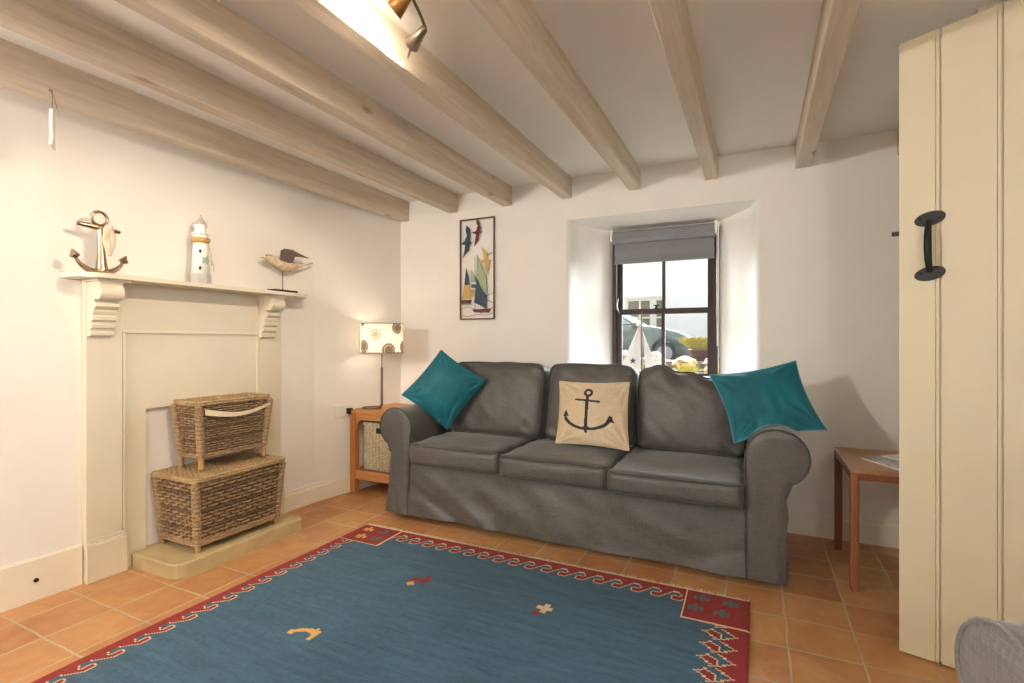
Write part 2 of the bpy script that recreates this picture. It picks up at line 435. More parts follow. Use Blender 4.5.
# beams
for k in range(9):
    x1 = -2.49 + .4535 * k if k < 7 else (.275 + .46 * (k - 6)); x1 = {4: -.67, 5: -.208, 6: .272}.get(k, x1)
    x0 = x1 - (.074 if k != 6 else .078)
    b = MB(); zb = 2.038 if k == 0 else 2.055
    ny = 24
    def ring(t, i):
        y0_ = YR + .01 if k < 7 else 2.19
        y = y0_ + (YB - .002 - y0_) * t
        jx = .002 * noise.noise((k * 3.1, y * 1.3, 0)); jz = .002 * noise.noise((k * 3.1 + 9, y * 1.1, 0))
        c = .004
        pr = [(x0, H), (x0, zb + c), (x0 + c, zb), (x1 - c, zb), (x1, zb + c), (x1, H)]
        return (pr[i][0] + jx, y, pr[i][1] + (jz if i not in (0, 5) else 0))
    vs = [ring(j / ny, i) for j in range(ny + 1) for i in range(6)]
    fs = [(j * 6 + i, j * 6 + i + 1, (j + 1) * 6 + i + 1, (j + 1) * 6 + i) for j in range(ny) for i in range(5)]
    fs += [(5, 4, 3, 2, 1, 0), tuple(ny * 6 + i for i in range(6))]
    b.add(vs, fs)
    o = struct(b.build('ceiling_beam', 'beam'), 'limed timber ceiling beam running from the back wall')
    o['group'] = 'limed ceiling beams'

# baseboards
def base_left(y0, y1, h, name, th=.018, top=.02):
    b = MB(); ys = [y0] + [y for _, y in LW if y0 < y < y1] + [y1]
    for a, c in zip(ys, ys[1:]):
        b.prism([(lwx(a) + .001, a), (lwx(c) + .001, c), (lwx(c) + th, c), (lwx(a) + th, a)], 'Z', 0, h - top)
        b.prism([(lwx(a) + .001, a), (lwx(c) + .001, c), (lwx(c) + th * .5, c), (lwx(a) + th * .5, a)], 'Z', h - top, h)
    return struct(b.build(name, 'skirt'))
base_left(YR, 1.200, .175, 'baseboard_left', top=.004)['label'] = 'deep cream baseboard left of the fireplace'
base_left(2.245, YB - .02, .125, 'baseboard_left_far', top=.025)['label'] = 'cream moulded baseboard between fireplace and corner'
b = MB(); b.box(lwx(YB) + .03, XR, YB - .018, YB - .001, 0, .105); b.box(lwx(YB) + .03, XR, YB - .010, YB - .001, .105, .132)
struct(b.build('baseboard_back', 'skirt'), 'cream moulded baseboard along the window wall')
b = MB(); b.lathe([(.0001, 0), (.009, 0), (.009, .004), (.004, .005), (.0001, .002)], 12, mat=Matrix.Translation((lwx(1.04) + .0185, 1.04, .085)) @ Matrix.Rotation(PI / 2, 4, 'Y'))
b.build('pipe_hole', 'black', bpy.data.objects['baseboard_left'])

# ---------------------------------------------------------------- window in the recess
win = MB()
FX0, FX1, FY0, FY1 = -.946, -.238, YW - .03, YW + .05
ZM = 1.290
win.box(FX0, FX0 + .028, FY0 - .01, FY1, wz0, 1.86); win.box(FX1 - .028, FX1, FY0 - .01, FY1, wz0, 1.86)
win.box(FX0 + .028, FX1 - .028, FY0 - .01, FY1, 1.83, 1.86); win.box(FX0 + .028, FX1 - .028, FY0 - .02, FY1, wz0, wz0 + .03)
wo = struct(win.build('window_1', 'frame'), 'dark brown painted sash window in the deep white recess')
def sash(z0, z1, y0, st, rail_b, rail_t):
    s_ = MB(); a, c = FX0 + .028, FX1 - .028
    s_.box(a, a + st, y0, y0 + .03, z0, z1); s_.box(c - st, c, y0, y0 + .03, z0, z1)
    s_.box(a + st, c - st, y0, y0 + .03, z0, z0 + rail_b); s_.box(a + st, c - st, y0, y0 + .03, z1 - rail_t, z1)
    xm = -.592; s_.box(xm - .012, xm + .012, y0 + .002, y0 + .028, z0 + rail_b, z1 - rail_t)
    return s_, (a + st, c - st, y0 + .015, z0 + rail_b, z1 - rail_t)
for nm, z0, z1, y0 in (('upper_sash', ZM - .015, 1.83, YW + .012), ('lower_sash', wz0 + .03, ZM + .022, YW - .02)):
    s_, g = sash(z0, z1, y0, .036, .035, .036)
    so = s_.build(nm, 'frame', wo)
    gb = MB(); gb.box(g[0], g[1], g[2] - .002, g[2] + .002, g[3], g[4]); gb.build('pane', 'glass', so)
b = MB(); b.lathe([(.016, 0), (.016, .006), (.008, .01), (.008, .022), (.0001, .022)], 14, (-.64, YW - .005, ZM + .022)); b.box(-.66, -.62, YW - .012, YW + .002, ZM + .04, ZM + .05, bev=.003)
b.build('sash_catch', 'black', wo)
b = MB(); b.tube([(-.905, YW - .035, ZM + .10), (-.912, YW - .045, ZM + .06), (-.905, YW - .05, ZM + .02), (-.893, YW - .04, ZM - .01)], .004, 6); b.build('sash_hook', 'chrome', wo)
b = MB(); b.box(ix0 - .1, ix1 + .1, YB + .10, YW - .012, wz0 + .001, wz0 + .02, bev=.004); struct(b.build('window_sill', 'white'), 'white painted window sill')
# roller blind
bl = thing('roller_blind', 'grey roller blind pulled down over the top of the dark sash window', 'blind', (-.59, YW - .09, 1.84))
b = MB(); BY = YW - .085
pr = [(BY + .045, 1.775), (BY + .045, 1.862), (BY - .005, 1.864), (BY - .03, 1.845), (BY - .036, 1.80), (BY - .02, 1.776)]
b.prism(pr, 'X', -.930, -.246); b.build('cassette', 'blind', bl)
b = MB(); b.grid(lambda u, v: (-.920 + .665 * u, BY + .012 + .002 * math.sin(v * 9), 1.645 + .14 * v), 12, 12); b.grid(lambda u, v: (-.920 + .665 * u, BY + .0145 + .002 * math.sin(v * 9), 1.645 + .14 * v), 12, 12, flip=True)
b.build('blind_fabric', 'blind', bl)
b = MB(); b.box(-.922, -.253, BY + .004, BY + .022, 1.632, 1.648, bev=.004); b.build('hem_bar', 'blind', bl)
for x in (-.936, -.243):
    b = MB(); b.box(x - .006, x + .008, BY - .035, BY + .05, 1.79, 1.872, bev=.003); b.build('end_bracket', 'plast', bl)
b = MB()
for x in (-.236, -.228): b.tube([(x, BY - .02, 1.80), (x, BY - .02, 1.5), (x + .001, BY - .02, 1.05)], .0022, 6)
b.build('bead_chain', 'plast', bl)

# ---------------------------------------------------------------- fireplace surround + mantel
fp = thing('fireplace_surround', 'cream painted wooden fireplace surround boarded in behind two wicker hampers', 'fireplace', (-2.71, 1.72, 0))
FX = -2.700
b = MB()   # flat boards around the niche
BW = -2.709
for y0, y1, z0, z1 in ((1.206, NY0, .0, 1.36), (NY1, 2.232, .0, 1.36), (NY0, NY1, NZ, 1.36)):
    b.prism([(lwx(y0) + .0015, y0), (lwx(y1) + .0015, y1), (FX, y1), (FX, y0)], 'Z', z0, z1)
b.build('panel_board', 'cream', fp)
for (y0, y1) in ((1.206, 1.350), (2.082, 2.232)):
    b = MB()
    b.box(FX - .004, FX + .012, y0 + .001, y1, .19, 1.355, bev=.002)
    b.build('pilaster', 'cream', fp)
    b = MB(); b.box(FX - .002, FX + .026, y0 - .002, y1 + .016, 0.001, .165, bev=.002); b.box(FX - .002, FX + .020, y0 - .001, y1 + .012, .165, .178, bev=.003); b.box(FX - .002, FX + .014, y0, y1 + .008, .178, .192, bev=.003)
    b.build('plinth_block', 'cream', fp)
for seg in ('v0', 'v1', 'h'):
    b = MB()
    if seg == 'v0': b.box(FX - .001, FX + .010, 1.352, 1.368, .195, 1.118, bev=.004)
    if seg == 'v1': b.box(FX - .001, FX + .010, 2.064, 2.080, .195, 1.118, bev=.004)
    if seg == 'h': b.box(FX - .001, FX + .010, 1.352, 2.080, 1.118, 1.132, bev=.004)
    b.build('panel_moulding', 'cream', fp)
# corbels: scroll profile in the XZ plane
for yc in (1.256, 2.124):
    pr = [(FX + .010, 1.345), (FX + .118, 1.345)]
    cx_, cz_, r_ = FX + .092, 1.300, .036
    for a in range(60, -130, -15): pr.append((cx_ + r_ * math.cos(math.radians(a)), cz_ + r_ * math.sin(math.radians(a))))
    pr += [(FX + .070, 1.258), (FX + .084, 1.250), (FX + .086, 1.236), (FX + .066, 1.222), (FX + .066, 1.214), (FX + .056, 1.196), (FX + .066, 1.190), (FX + .064, 1.176), (FX + .044, 1.170),
           (FX + .044, 1.160), (FX + .054, 1.154), (FX + .052, 1.142), (FX + .034, 1.136), (FX + .034, 1.126), (FX + .042, 1.120), (FX + .040, 1.108), (FX + .010, 1.100)]
    b = MB(); b.prism(pr, 'Y', yc - .046, yc + .046); b.build('corbel', 'cream', fp)
# mantel shelf with rounded front corners
b = MB(); y0, y1, xf, r_ = 1.128, 2.365, -2.548, .10
pl = [(lwx(y0) + .0015, y0), (-2.66, y0)]
for k in range(9):
    a = PI / 2 * k / 8; pl.append((xf - r_ + r_ * math.sin(a), y0 + r_ * (1 - math.cos(a))))
for k in range(9):
    a = PI / 2 * k / 8; pl.append((xf - r_ + r_ * math.cos(a), y1 - r_ + r_ * math.sin(a)))
pl += [(lwx(y1) + .0015, y1)]
pl = pl[::-1]
b.prism(pl, 'Z', 1.358, 1.378)
b.build('mantel_shelf', 'cream', fp)
for y0, y1 in ((1.196, 1.330), (2.068, 2.236)): MB().box(FX - .004, FX + .125, y0, y1, 1.345, 1.358, bev=.002).build('bed_mould', 'cream', fp)
MZ = 1.3785
# hearth
b = MB(); hx1 = -2.347; hy0, hy1 = 1.392, 2.108; r_ = .07
pl = [(-2.727, NY0 + .003), (FX + .0015, NY0 + .003), (FX + .0015, hy0)]
for k in range(7):
    a = PI / 2 * k / 6; pl.append((hx1 - r_ + r_ * math.sin(a), hy0 + r_ * (1 - math.cos(a))))
for k in range(7):
    a = PI / 2 * k / 6; pl.append((hx1 - .03 + .03 * math.cos(a), hy1 - .03 + .03 * math.sin(a)))
pl += [(FX + .028, hy1), (FX + .028, 2.0775), (FX + .0015, 2.0775), (FX + .0015, NY1 - .003), (-2.727, NY1 - .003)]
import bmesh
def bevprism(pl, z0, z1, bev):
    bm = bmesh.new(); vs = [bm.verts.new((x, y, z0)) for x, y in pl]; f = bm.faces.new(vs)
    ex = bmesh.ops.extrude_face_region(bm, geom=[f]); nv = [v for v in ex['geom'] if isinstance(v, bmesh.types.BMVert)]
    for v in nv: v.co.z = z1
    bmesh.ops.recalc_face_normals(bm, faces=bm.faces)
    te = [e for e in bm.edges if all(abs(v.co.z - z1) < 1e-6 for v in e.verts)]
    bmesh.ops.bevel(bm, geom=te, offset=bev, segments=3, profile=.5, affect='EDGES')
    m = MB(); bm.verts.ensure_lookup_table(); bm.verts.index_update()
    m.add([v.co[:] for v in bm.verts], [[v.index for v in f.verts] for f in bm.faces]); bm.free(); return m
o = bevprism(pl, .001, .068, .008).build('hearth_stone', 'stone')
tag(o, 'low sandstone hearth slab with rounded corners under the large hamper', 'hearth')

# ---------------------------------------------------------------- wicker hampers
def rrect(hx, hy, r, n=5):
    pts = []
    for cx, cy, a0 in ((hx - r, hy - r, 0), (-hx + r, hy - r, 90), (-hx + r, -hy + r, 180), (hx - r, -hy + r, 270)):
        for k in range(n): 
            a = math.radians(a0 + 90 * k / (n - 1)); pts.append((cx + r * math.cos(a), cy + r * math.sin(a)))
    return pts
def resample(pts, m):
    P_ = [Vector((a, b_, 0)) for a, b_ in pts]; P_.append(P_[0]); L = [0]
    for a, c in zip(P_, P_[1:]): L.append(L[-1] + (c - a).length)
    out = []; j = 0
    for k in range(m):
        t = L[-1] * k / m
        while L[j + 1] < t: j += 1
        q = (t - L[j]) / max(1e-9, L[j + 1] - L[j]); p = P_[j].lerp(P_[j + 1], q); out.append(p)
    return out
def woven_wall(mb, cx, cy, hx, hy, z0, z1, pitch, rad, taper=.0, ns=None, mi=lambda z: 0, nseed=0):
    per = 4 * (hx + hy); ns = ns or int(per / .030); ns += ns % 2
    rows = int((z1 - z0) / pitch)
    for j in range(rows):
        t = j / max(1, rows - 1); z = z0 + (z1 - z0) * t; k = 1 + taper * t
        pts = resample(rrect(hx * k, hy * k, .025), ns * 2)
        out = []
        for i, p in enumerate(pts):
            ph = (i + (j % 2) * 2) % 4
            q = pts[(i + 1) % len(pts)]; tn = (q - p).normalized(); nm = Vector((tn.y, -tn.x, 0))
            off = rad * 1.15 * (1 if ph == 0 else (-1 if ph == 2 else 0))
            zz = z + .0012 * noise.noise((i * .4 + nseed, j * .7, 3.3)) + .004 * noise.noise((i * .05 + nseed, z * 8, 1.3))
            out.append((cx + p.x + nm.x * off, cy + p.y + nm.y * off, zz))
        mb.tube(out, rad * (1 + .15 * noise.noise((j * 1.7, nseed, 0))), 5, closed=True, mi=mi(j))
def stakes(mb, cx, cy, hx, hy, z0, z1, n, rad, taper=.0, mi=0):
    a = resample(rrect(hx, hy, .025), n); k = 1 + taper
    for p in a: mb.tube([(cx + p.x, cy + p.y, z0), (cx + p.x * k, cy + p.y * k, z1)], rad, 5, mi=mi)
def liner(cx, cy, hx, hy, z0, z1, taper, mat, parent):
    b = MB(); lo = rrect(hx - .007, hy - .007, .02); k = 1 + taper; n = len(lo)
    vs = [(cx + x, cy + y, z0) for x, y in lo] + [(cx + x * k, cy + y * k, z1) for x, y in lo]
    b.add(vs, [(i, (i + 1) % n, n + (i + 1) % n, n + i) for i in range(n)] + [tuple(range(n - 1, -1, -1))])
    return b
def hamper(name, label, cx, cy, hx, hy, zb, zbody, ztop, over, taper, pitch, rad, strap=None, group=None, legz=.05, legs_in=.01, seed=0, lidth=.022):
    r = thing(name, label, 'hamper', (cx, cy, zb), group)
    b = liner(cx, cy, hx, hy, zbody, ztop - lidth, taper, 'wick2', r); b.mi = [1] * len(b.mi)
    woven_wall(b, cx, cy, hx, hy, zbody + .004, ztop - lidth - .006, pitch, rad, taper, mi=lambda j: 0 if (j + seed) % 5 else 1, nseed=seed)
    n = int(4 * (hx + hy) / .030); n += n % 2
    stakes(b, cx, cy, hx - .001, hy - .001, zbody, ztop - lidth, n, rad * .8, taper, 1)
    # plaited foot rim
    for zz, rd in ((zbody, rad * 1.7), (zbody + .012, rad * 1.5)):
        pts = resample(rrect(hx + .003, hy + .003, .025), 90)
        b.tube([(cx + p.x * (1 + .004 * math.sin(i * 1.4)), cy + p.y * (1 + .004 * math.sin(i * 1.4)), zz + .002 * math.sin(i * 1.4)) for i, p in enumerate(pts)], rd, 6, closed=True)
    b.build('woven_body', ['wick', 'wick2'], r)
    for sx in (-1, 1):
        for sy in (-1, 1):
            b = MB(); x, y = cx + sx * (hx - legs_in), cy + sy * (hy - legs_in); k = 1 + taper
            b.tube([(x, y, zb), (x, y, zbody), (cx + sx * (hx - legs_in + .012) * k, cy + sy * (hy - legs_in + .012) * k, ztop - lidth)], [.013, .014, .013], 10)
            lo = b.build('leg', 'stake', r)
            b = MB()
            for q in range(int((ztop - lidth - zbody) / .011)):
                t = q * .011 / (ztop - lidth - zbody); kk = 1 + taper * t
                px, py = cx + sx * (hx - legs_in + .012 * t) * kk, cy + sy * (hy - legs_in + .012 * t) * kk
                b.tube([(px + 0.0165 * math.cos(a * PI / 4), py + .0165 * math.sin(a * PI / 4), zbody + q * .011 + .005) for a in range(8)], .0045, 5, closed=True, mi=q % 2)
            b.build('leg_binding', ['wick', 'wickp'], lo)
    # lid: woven slats with a wrapped rim
    lx, ly = hx * (1 + taper) + over, hy * (1 + taper) + over
    b = MB(); b.box(cx - lx + .004, cx + lx - .004, cy - ly + .004, cy + ly - .004, ztop - .014, ztop - .007, 1)
    m = int(2 * ly / .011)
    for j in range(m):
        y = cy - ly + .006 + (2 * ly - .012) * j / (m - 1)
        pts = [(cx - lx + .004 + (2 * lx - .008) * q / 16, y, ztop - .006 + .0028 * (1 if (q + j) % 2 else -1)) for q in range(17)]
        b.tube(pts, .0048, 5, mi=j % 2 * 2)
    pts = resample(rrect(lx, ly, .02), 140)
    for dz, rd in ((-.006, .0075), (-.017, .0065)):
        b.tube([(cx + p.x * (1 + .003 * math.sin(i * 1.9)), cy + p.y * (1 + .003 * math.sin(i * 1.9)), ztop + dz + .0015 * math.sin(i * 1.9)) for i, p in enumerate(pts)], [rd * (1 + .14 * math.sin(i * 2.6)) for i in range(len(pts))], 6, closed=True, mi=2)
    b.build('lid', ['wick', 'wick2', 'wickp'], r)
    return r
h1 = hamper('wicker_hamper', 'large lidded brown wicker hamper standing on the stone hearth', -2.5475, 1.750, .148, .230, .069, .108, .432, .014, .055, .0155, .0060, seed=1)
# closing stick along the front of the big hamper
b = MB(); b.tube([(-2.388, 1.520, .395), (-2.390, 1.68, .405), (-2.388, 1.85, .405), (-2.386, 1.995, .409)], [.005, .007, .007, .004], 8); b.build('closing_stick', 'wickp', h1)
HT = .440
h2 = hamper('wicker_hamper', 'smaller lidded wicker hamper on legs stacked on top of the large hamper', -2.5805, 1.783, .086, .184, HT, .500, .782, .009, .07, .0115, .0045, seed=4, legs_in=.006)
b = MB()   # pale bent-wood handle strip sagging along the front
def strip(u, v):
    y = 1.606 + (1.985 - 1.606) * u; z = .728 - .032 * math.sin(PI * u) + .006 * u + (v - .5) * .030 * (1 - .55 * u)
    return (-2.580 + .084 * 1.07 + .022 + .010 * math.sin(PI * u), y, z)
b.grid(strip, 24, 3); b.grid(lambda u, v: (strip(u, v)[0] - .004, strip(u, v)[1], strip(u, v)[2]), 24, 3, flip=True)
b.build('handle_strip', 'rope', h2)
for y in (1.70, 1.87):
    b = MB(); b.tube([(-2.506, y, .755), (-2.494, y, .762), (-2.492, y, .778), (-2.500, y, .789), (-2.53, y, .790)], .0065, 6); b.build('lid_loop', 'wickp', h2)

# ---------------------------------------------------------------- mantel ornaments
# anchor
an = thing('anchor_ornament', 'shiny bronze anchor ornament with a cream rope loop on the mantel shelf', 'ornament', (-2.63, 1.235, MZ))
AX = -2.625
b = MB()
b.tube([(AX, 1.237, MZ + .018), (AX, 1.236, MZ + .08), (AX, 1.232, MZ + .15), (AX, 1.229, MZ + .205)], [.024, .016, .012, .011], 10)
b.ell((AX, 1.238, MZ + .014), (.022, .036, .014), 14); b.build('shank', 'bronze', an)
b = MB(); arc = []
for k in range(17):
    a = math.radians(200 + 140 * k / 16); arc.append((AX + .004, 1.228 + .094 * math.cos(a) * 1.03, MZ + .096 + .090 * math.sin(a)))
b.tube(arc, [.006 + .008 * math.sin(PI * k / 16) for k in range(17)], 8)
b.build('curved_arms', 'bronze', an)
for s_, e in ((-1, arc[0]), (1, arc[-1])):
    b = MB(); c = Vector(e); t = Vector((0, s_ * .35, .94)); sd = Vector((0, .94, -s_ * .35))
    pts = [c + t * .033, c + sd * .019 + t * .003, c - t * .010, c - sd * .019 + t * .003]
    v = [p + Vector((.007, 0, 0)) for p in pts] + [p - Vector((.007, 0, 0)) for p in pts] + [c + Vector((.014, 0, 0)) + t * .008, c + Vector((-.014, 0, 0)) + t * .008]
    b.add(v, [(0, 1, 8), (1, 2, 8), (2, 3, 8), (3, 0, 8), (5, 4, 9), (6, 5, 9), (7, 6, 9), (4, 7, 9), (0, 4, 5, 1), (1, 5, 6, 2), (2, 6, 7, 3), (3, 7, 4, 0)]); b.build('fluke', 'bronze', an)
b = MB(); b.tube([(AX - .01, 1.150, MZ + .212), (AX - .005, 1.19, MZ + .209), (AX, 1.232, MZ + .205), (AX + .002, 1.27, MZ + .202), (AX + .004, 1.306, MZ + .199)], [.009, .012, .013, .011, .008], 10); b.build('stock', 'bronze', an)
b = MB(); b.tube([(AX, 1.228 + .030 * math.cos(a * PI / 12), MZ + .246 + .030 * math.sin(a * PI / 12)) for a in range(24)], .0068, 8, closed=True); b.build('ring', 'bronze', an)
b = MB()
for q, (dy, zb_) in enumerate(((0, .115), (.012, .09), (.022, .105))):
    pts = []
    for k in range(25):
        a = 2 * PI * k / 24
        pts.append((AX + .020 + .004 * math.sin(a * 3 + q), 1.250 + dy * .5 + .012 * math.cos(a) + .002 * math.sin(a * 7), MZ + (.215 + zb_) / 2 + .0 + ((.215 - zb_) / 2) * math.sin(a)))
    b.tube(pts[:-1], .0078, 6, closed=True)
b.build('rope_loop', 'rope', an)
# lighthouse
LX, LY = -2.628, 1.684
lh = thing('lighthouse_ornament', 'white wooden lighthouse ornament with an ochre gallery in the middle of the mantel', 'ornament', (LX, LY, MZ))
b = MB(); b.lathe([(.0001, 0), (.050, 0), (.050, .050), (.046, .052), (.0001, .052)], 8, (LX, LY, MZ), smooth=False); b.build('stone_base', 'gwash', lh)
b = MB(); b.lathe([(.0001, .050), (.043, .050), (.036, .19), (.034, .222), (.0001, .222)], 20, (LX, LY, MZ)); b.build('tower', 'white', lh)
b = MB(); b.lathe([(.0001, .215), (.036, .215), (.044, .228), (.044, .242), (.034, .243), (.0001, .243)], 20, (LX, LY, MZ)); b.build('gallery', 'ochre', lh)
b = MB(); b.lathe([(.0001, .242), (.032, .242), (.032, .262), (.040, .264), (.040, .270), (.028, .271), (.028, .300), (.034, .304), (.034, .312), (.0001, .312)], 8, (LX, LY, MZ), smooth=False)
for k in range(8):
    a = k * PI / 4; b.tube([(LX + .042 * math.cos(a), LY + .042 * math.sin(a), MZ + .240), (LX + .042 * math.cos(a), LY + .042 * math.sin(a), MZ + .262)], .0012, 4)
b.tube([(LX + .042 * math.cos(k * PI / 8), LY + .042 * math.sin(k * PI / 8), MZ + .262) for k in range(16)], .0014, 4, closed=True)
b.build('lantern_room', 'white', lh)
b = MB(); b.lathe([(.0001, .310), (.034, .310), (.016, .340), (.004, .352), (.004, .362), (.0001, .366)], 12, (LX, LY, MZ)); b.build('roof_cap', 'gwash', lh)
for z in (.082, .170):
    b = MB(); rr_ = .041 if z < .1 else .037; a = -.62
    x, y = LX + rr_ * math.cos(a), LY + rr_ * math.sin(a)
    b.ell((x, y, MZ + z), (.005, .0065, .010), 10); b.build('porthole', 'black', lh)
b = MB(); a = -.1; st = []
cx_, cy_, cz_ = LX + .043, LY + .002, MZ + .125
for k in range(10):
    rr_ = .026 if k % 2 == 0 else .011; q = k * PI / 5 + .3; st.append((cy_ + rr_ * math.sin(q), cz_ + rr_ * math.cos(q)))
b.prism(st, 'X', cx_ - .004, cx_ + .002); b.build('starfish', 'sea', lh)
b = MB(); b.tube([(LX + .034, LY + .020, MZ + .215), (LX + .041, LY + .027, MZ + .16), (LX + .045, LY + .032, MZ + .10)], .003, 6); b.tube([(LX + .038, LY + .026, MZ + .15), (LX + .045, LY + .040, MZ + .10), (LX + .045, LY + .042, MZ + .07)], .002, 6)
b.build('fishing_net_cord', 'driftw', lh)
# bird on a stand
BX, BYY = -2.628, 2.195
bd = thing('bird_ornament', 'carved driftwood seabird with a raised dark wing on a thin rod', 'ornament', (BX, BYY, MZ))
b = MB(); b.box(BX - .035, BX + .035, BYY - .085, BYY + .085, MZ, MZ + .017, bev=.002); b.build('stand_base', 'black', bd)
b = MB(); b.tube([(BX, BYY, MZ + .01), (BX, BYY, MZ + .165)], .0022, 6); b.build('rod', 'black', bd)
b = MB()
yy = [-.125, -.11, -.085, -.05, 0, .05, .09, .13, .16]; zz = [.196, .200, .197, .185, .172, .168, .172, .180, .185]; rz = [.004, .021, .026, .028, .039, .034, .019, .010, .004]
vs = []; nn = 12
for y, z, r_ in zip(yy, zz, rz):
    for k in range(nn): a = 2 * PI * k / nn; vs.append((BX + r_ * .72 * math.cos(a), BYY + y, MZ + z + r_ * math.sin(a)))
b.add(vs, [(i * nn + k, i * nn + (k + 1) % nn, (i + 1) * nn + (k + 1) % nn, (i + 1) * nn + k) for i in range(len(yy) - 1) for k in range(nn)] + [tuple(range(nn)), tuple(range((len(yy) - 1) * nn, len(yy) * nn))[::-1]], 0, True)
b.build('bird_body', 'driftw', bd)
b = MB(); b.tube([(BX, BYY - .120, MZ + .199), (BX, BYY - .150, MZ + .197), (BX, BYY - .165, MZ + .193)], [.006, .003, .001], 6); b.build('beak', 'driftw', bd)
b = MB(); b.ell((BX, BYY - .098, MZ + .211), (.014, .022, .009), 10); b.build('crown_patch', 'drift', bd)
def wing(pts, x0, x1):
    b = MB(); b.prism(pts, 'X', x0, x1); return b
wp = [(BYY - .035, MZ + .195), (BYY - .03, MZ + .255), (BYY - .005, MZ + .27), (BYY + .05, MZ + .272), (BYY + .11, MZ + .255), (BYY + .185, MZ + .238), (BYY + .12, MZ + .238), (BYY + .07, MZ + .232), (BYY + .058, MZ + .20), (BYY + .03, MZ + .185)]
wing(wp, BX + .018, BX + .026).build('raised_wing', 'drift', bd)
wp = [(BYY + .02, MZ + .185), (BYY + .06, MZ + .20), (BYY + .115, MZ + .205), (BYY + .07, MZ + .182), (BYY + .04, MZ + .175)]
wing(wp, BX - .026, BX - .018).build('lower_wing', 'drift', bd)
wing([(BYY + .12, MZ + .176), (BYY + .215, MZ + .214), (BYY + .232, MZ + .222), (BYY + .235, MZ + .212), (BYY + .17, MZ + .188), (BYY + .13, MZ + .172)], BX - .004, BX + .004).build('tail_feather', 'driftw', bd)
# hanging wooden fish under the first beam
hf = thing('hanging_fish', 'small pale wooden fish hanging on a thread from the leftmost beam', 'ornament', (-2.474, 1.0, 2.045))
b = MB(); b.lathe([(.0001, 0), (.006, .002), (.006, .006), (.0001, .010)], 10, (0, 0, 0), mat=Matrix.Translation((-2.4895, 1.0, 2.062)) @ Matrix.Rotation(PI / 2, 4, 'Y')); b.tube([(-2.482, 1.0, 2.062), (-2.476, 1.0, 2.056), (-2.474, 1.0, 2.046)], .0016, 6); b.build('brass_hook', 'brass', hf)
b = MB(); b.tube([(-2.474, 1.0, 2.056), (-2.474, 1.0, 1.985)], .0010, 5); b.tube([(-2.474, 1.0, 2.052), (-2.470, 1.008, 2.02), (-2.468, 1.012, 1.99)], .0008, 4); b.build('thread', 'pewter', hf)
fish = [(0, 0), (.024, -.012), (.034, -.04), (.032, -.08), (.020, -.115), (.034, -.140), (.056, -.160), (.020, -.152), (-.008, -.146), (-.046, -.150), (-.022, -.115), (-.032, -.08), (-.034, -.04), (-.022, -.012)]
b = MB(); ang = math.radians(-27)   # the flat fish is seen almost edge-on from the sofa side
MF = Matrix.Translation((-2.474, 1.0, 1.990)) @ Matrix.Rotation(math.radians(-30), 4, 'Z')
b.prism([(p[0], p[1]) for p in fish], 'Y', -.005, .005, mat=MF); b.build('fish_body', 'white', hf)

# ---------------------------------------------------------------- ceiling spotlights
sp = thing('ceiling_spotlight', 'curved metal ceiling spotlight bar between two beams', 'ceiling light', (-.90, 1.05, H))
b = MB(); b.lathe([(.0001, 0), (.055, 0), (.055, -.02), (.045, -.028), (.0001, -.028)][::-1], 24, (-.862, .815, H)); b.build('ceiling_rose', 'chrome', sp)
b = MB(); pts = []
for k in range(33):
    t = k / 32; pts.append((-.875 - .085 * t ** 3 + .030 * math.sin(t * 2 * PI) * (1 - t ** 4), .50 + .844 * t, H - .055 - .045 * max(0, t - .85) / .15))
b.tube(pts, .0055, 8); b.build('wavy_bar', 'chrome', sp)
PM = Vector(pts[12]); b = MB(); b.tube([(PM.x, PM.y, H - .02), PM], .007, 8); b.build('centre_stem', 'chrome', sp)
def spothead(x, y, z, dx, dy, dz, mat, L=.075, r0=.012, r1=.028):
    d = Vector((dx, dy, dz)).normalized(); p = Vector((x, y, z))
    q = d.to_track_quat('Z', 'Y').to_matrix().to_4x4()
    b = MB(); b.lathe([(.0001, -.012), (r0, 0), (r0 * 1.3, L * .35), (r1, L), (r1 - .003, L), (r0, L * .5), (.0001, L * .5)], 20, mat=Matrix.Translation(p) @ q)
    hd = b.build('spot_head', mat, sp)
    b = MB(); b.ell((0, 0, L * .72), (r1 * .55, r1 * .55, .012), 12, mat=Matrix.Translation(p) @ q); b.build('bulb', 'bulb', hd)
    return p + d * (L + .02), d
E_ = Vector(pts[-1])
heads = [spothead(E_.x - .004, E_.y + .002, 2.086, -.076, .030, -.022, 'chrome', .078, .012, .025), spothead(-.918, 1.215, 2.106, -.75, -.12, -.55, 'brass', .070, .013, .029), spothead(-.87, .56, 2.095, .3, -.5, -.7, 'brass')]
for a_, c_ in (((E_.x - .004, E_.y + .002, 2.086), E_), ((-.918, 1.215, 2.106), pts[27]), ((-.87, .56, 2.095), pts[2])):
    b = MB(); b.tube([a_, c_], .0055, 8); b.build('pivot_stem', 'chrome', sp)
b = MB(); b.tube([Vector(heads[0][0]) - heads[0][1] * .02, Vector(heads[0][0]) + Vector((-.012, .008, -.02))], [.007, .005], 8); b.build('front_clip', 'chrome', sp)
def light(kind, name, loc, energy, col, size=.03, d=None, angle=None, blend=.5):
    L = bpy.data.lights.new(name, kind); L.energy = energy; L.color = col
    if kind in ('POINT', 'SPOT'): L.shadow_soft_size = size
    if kind == 'SPOT': L.spot_size = angle; L.spot_blend = blend
    o = bpy.data.objects.new(name, L); COL.objects.link(o); o.location = loc
    if d is not None: o.rotation_euler = Vector(d).to_track_quat('-Z', 'Y').to_euler()
    return o
SKY0, SKY1 = 1.1, 26; UPW = 112; WARM = (1, .83, .62); WARM2 = (1, .90, .78)
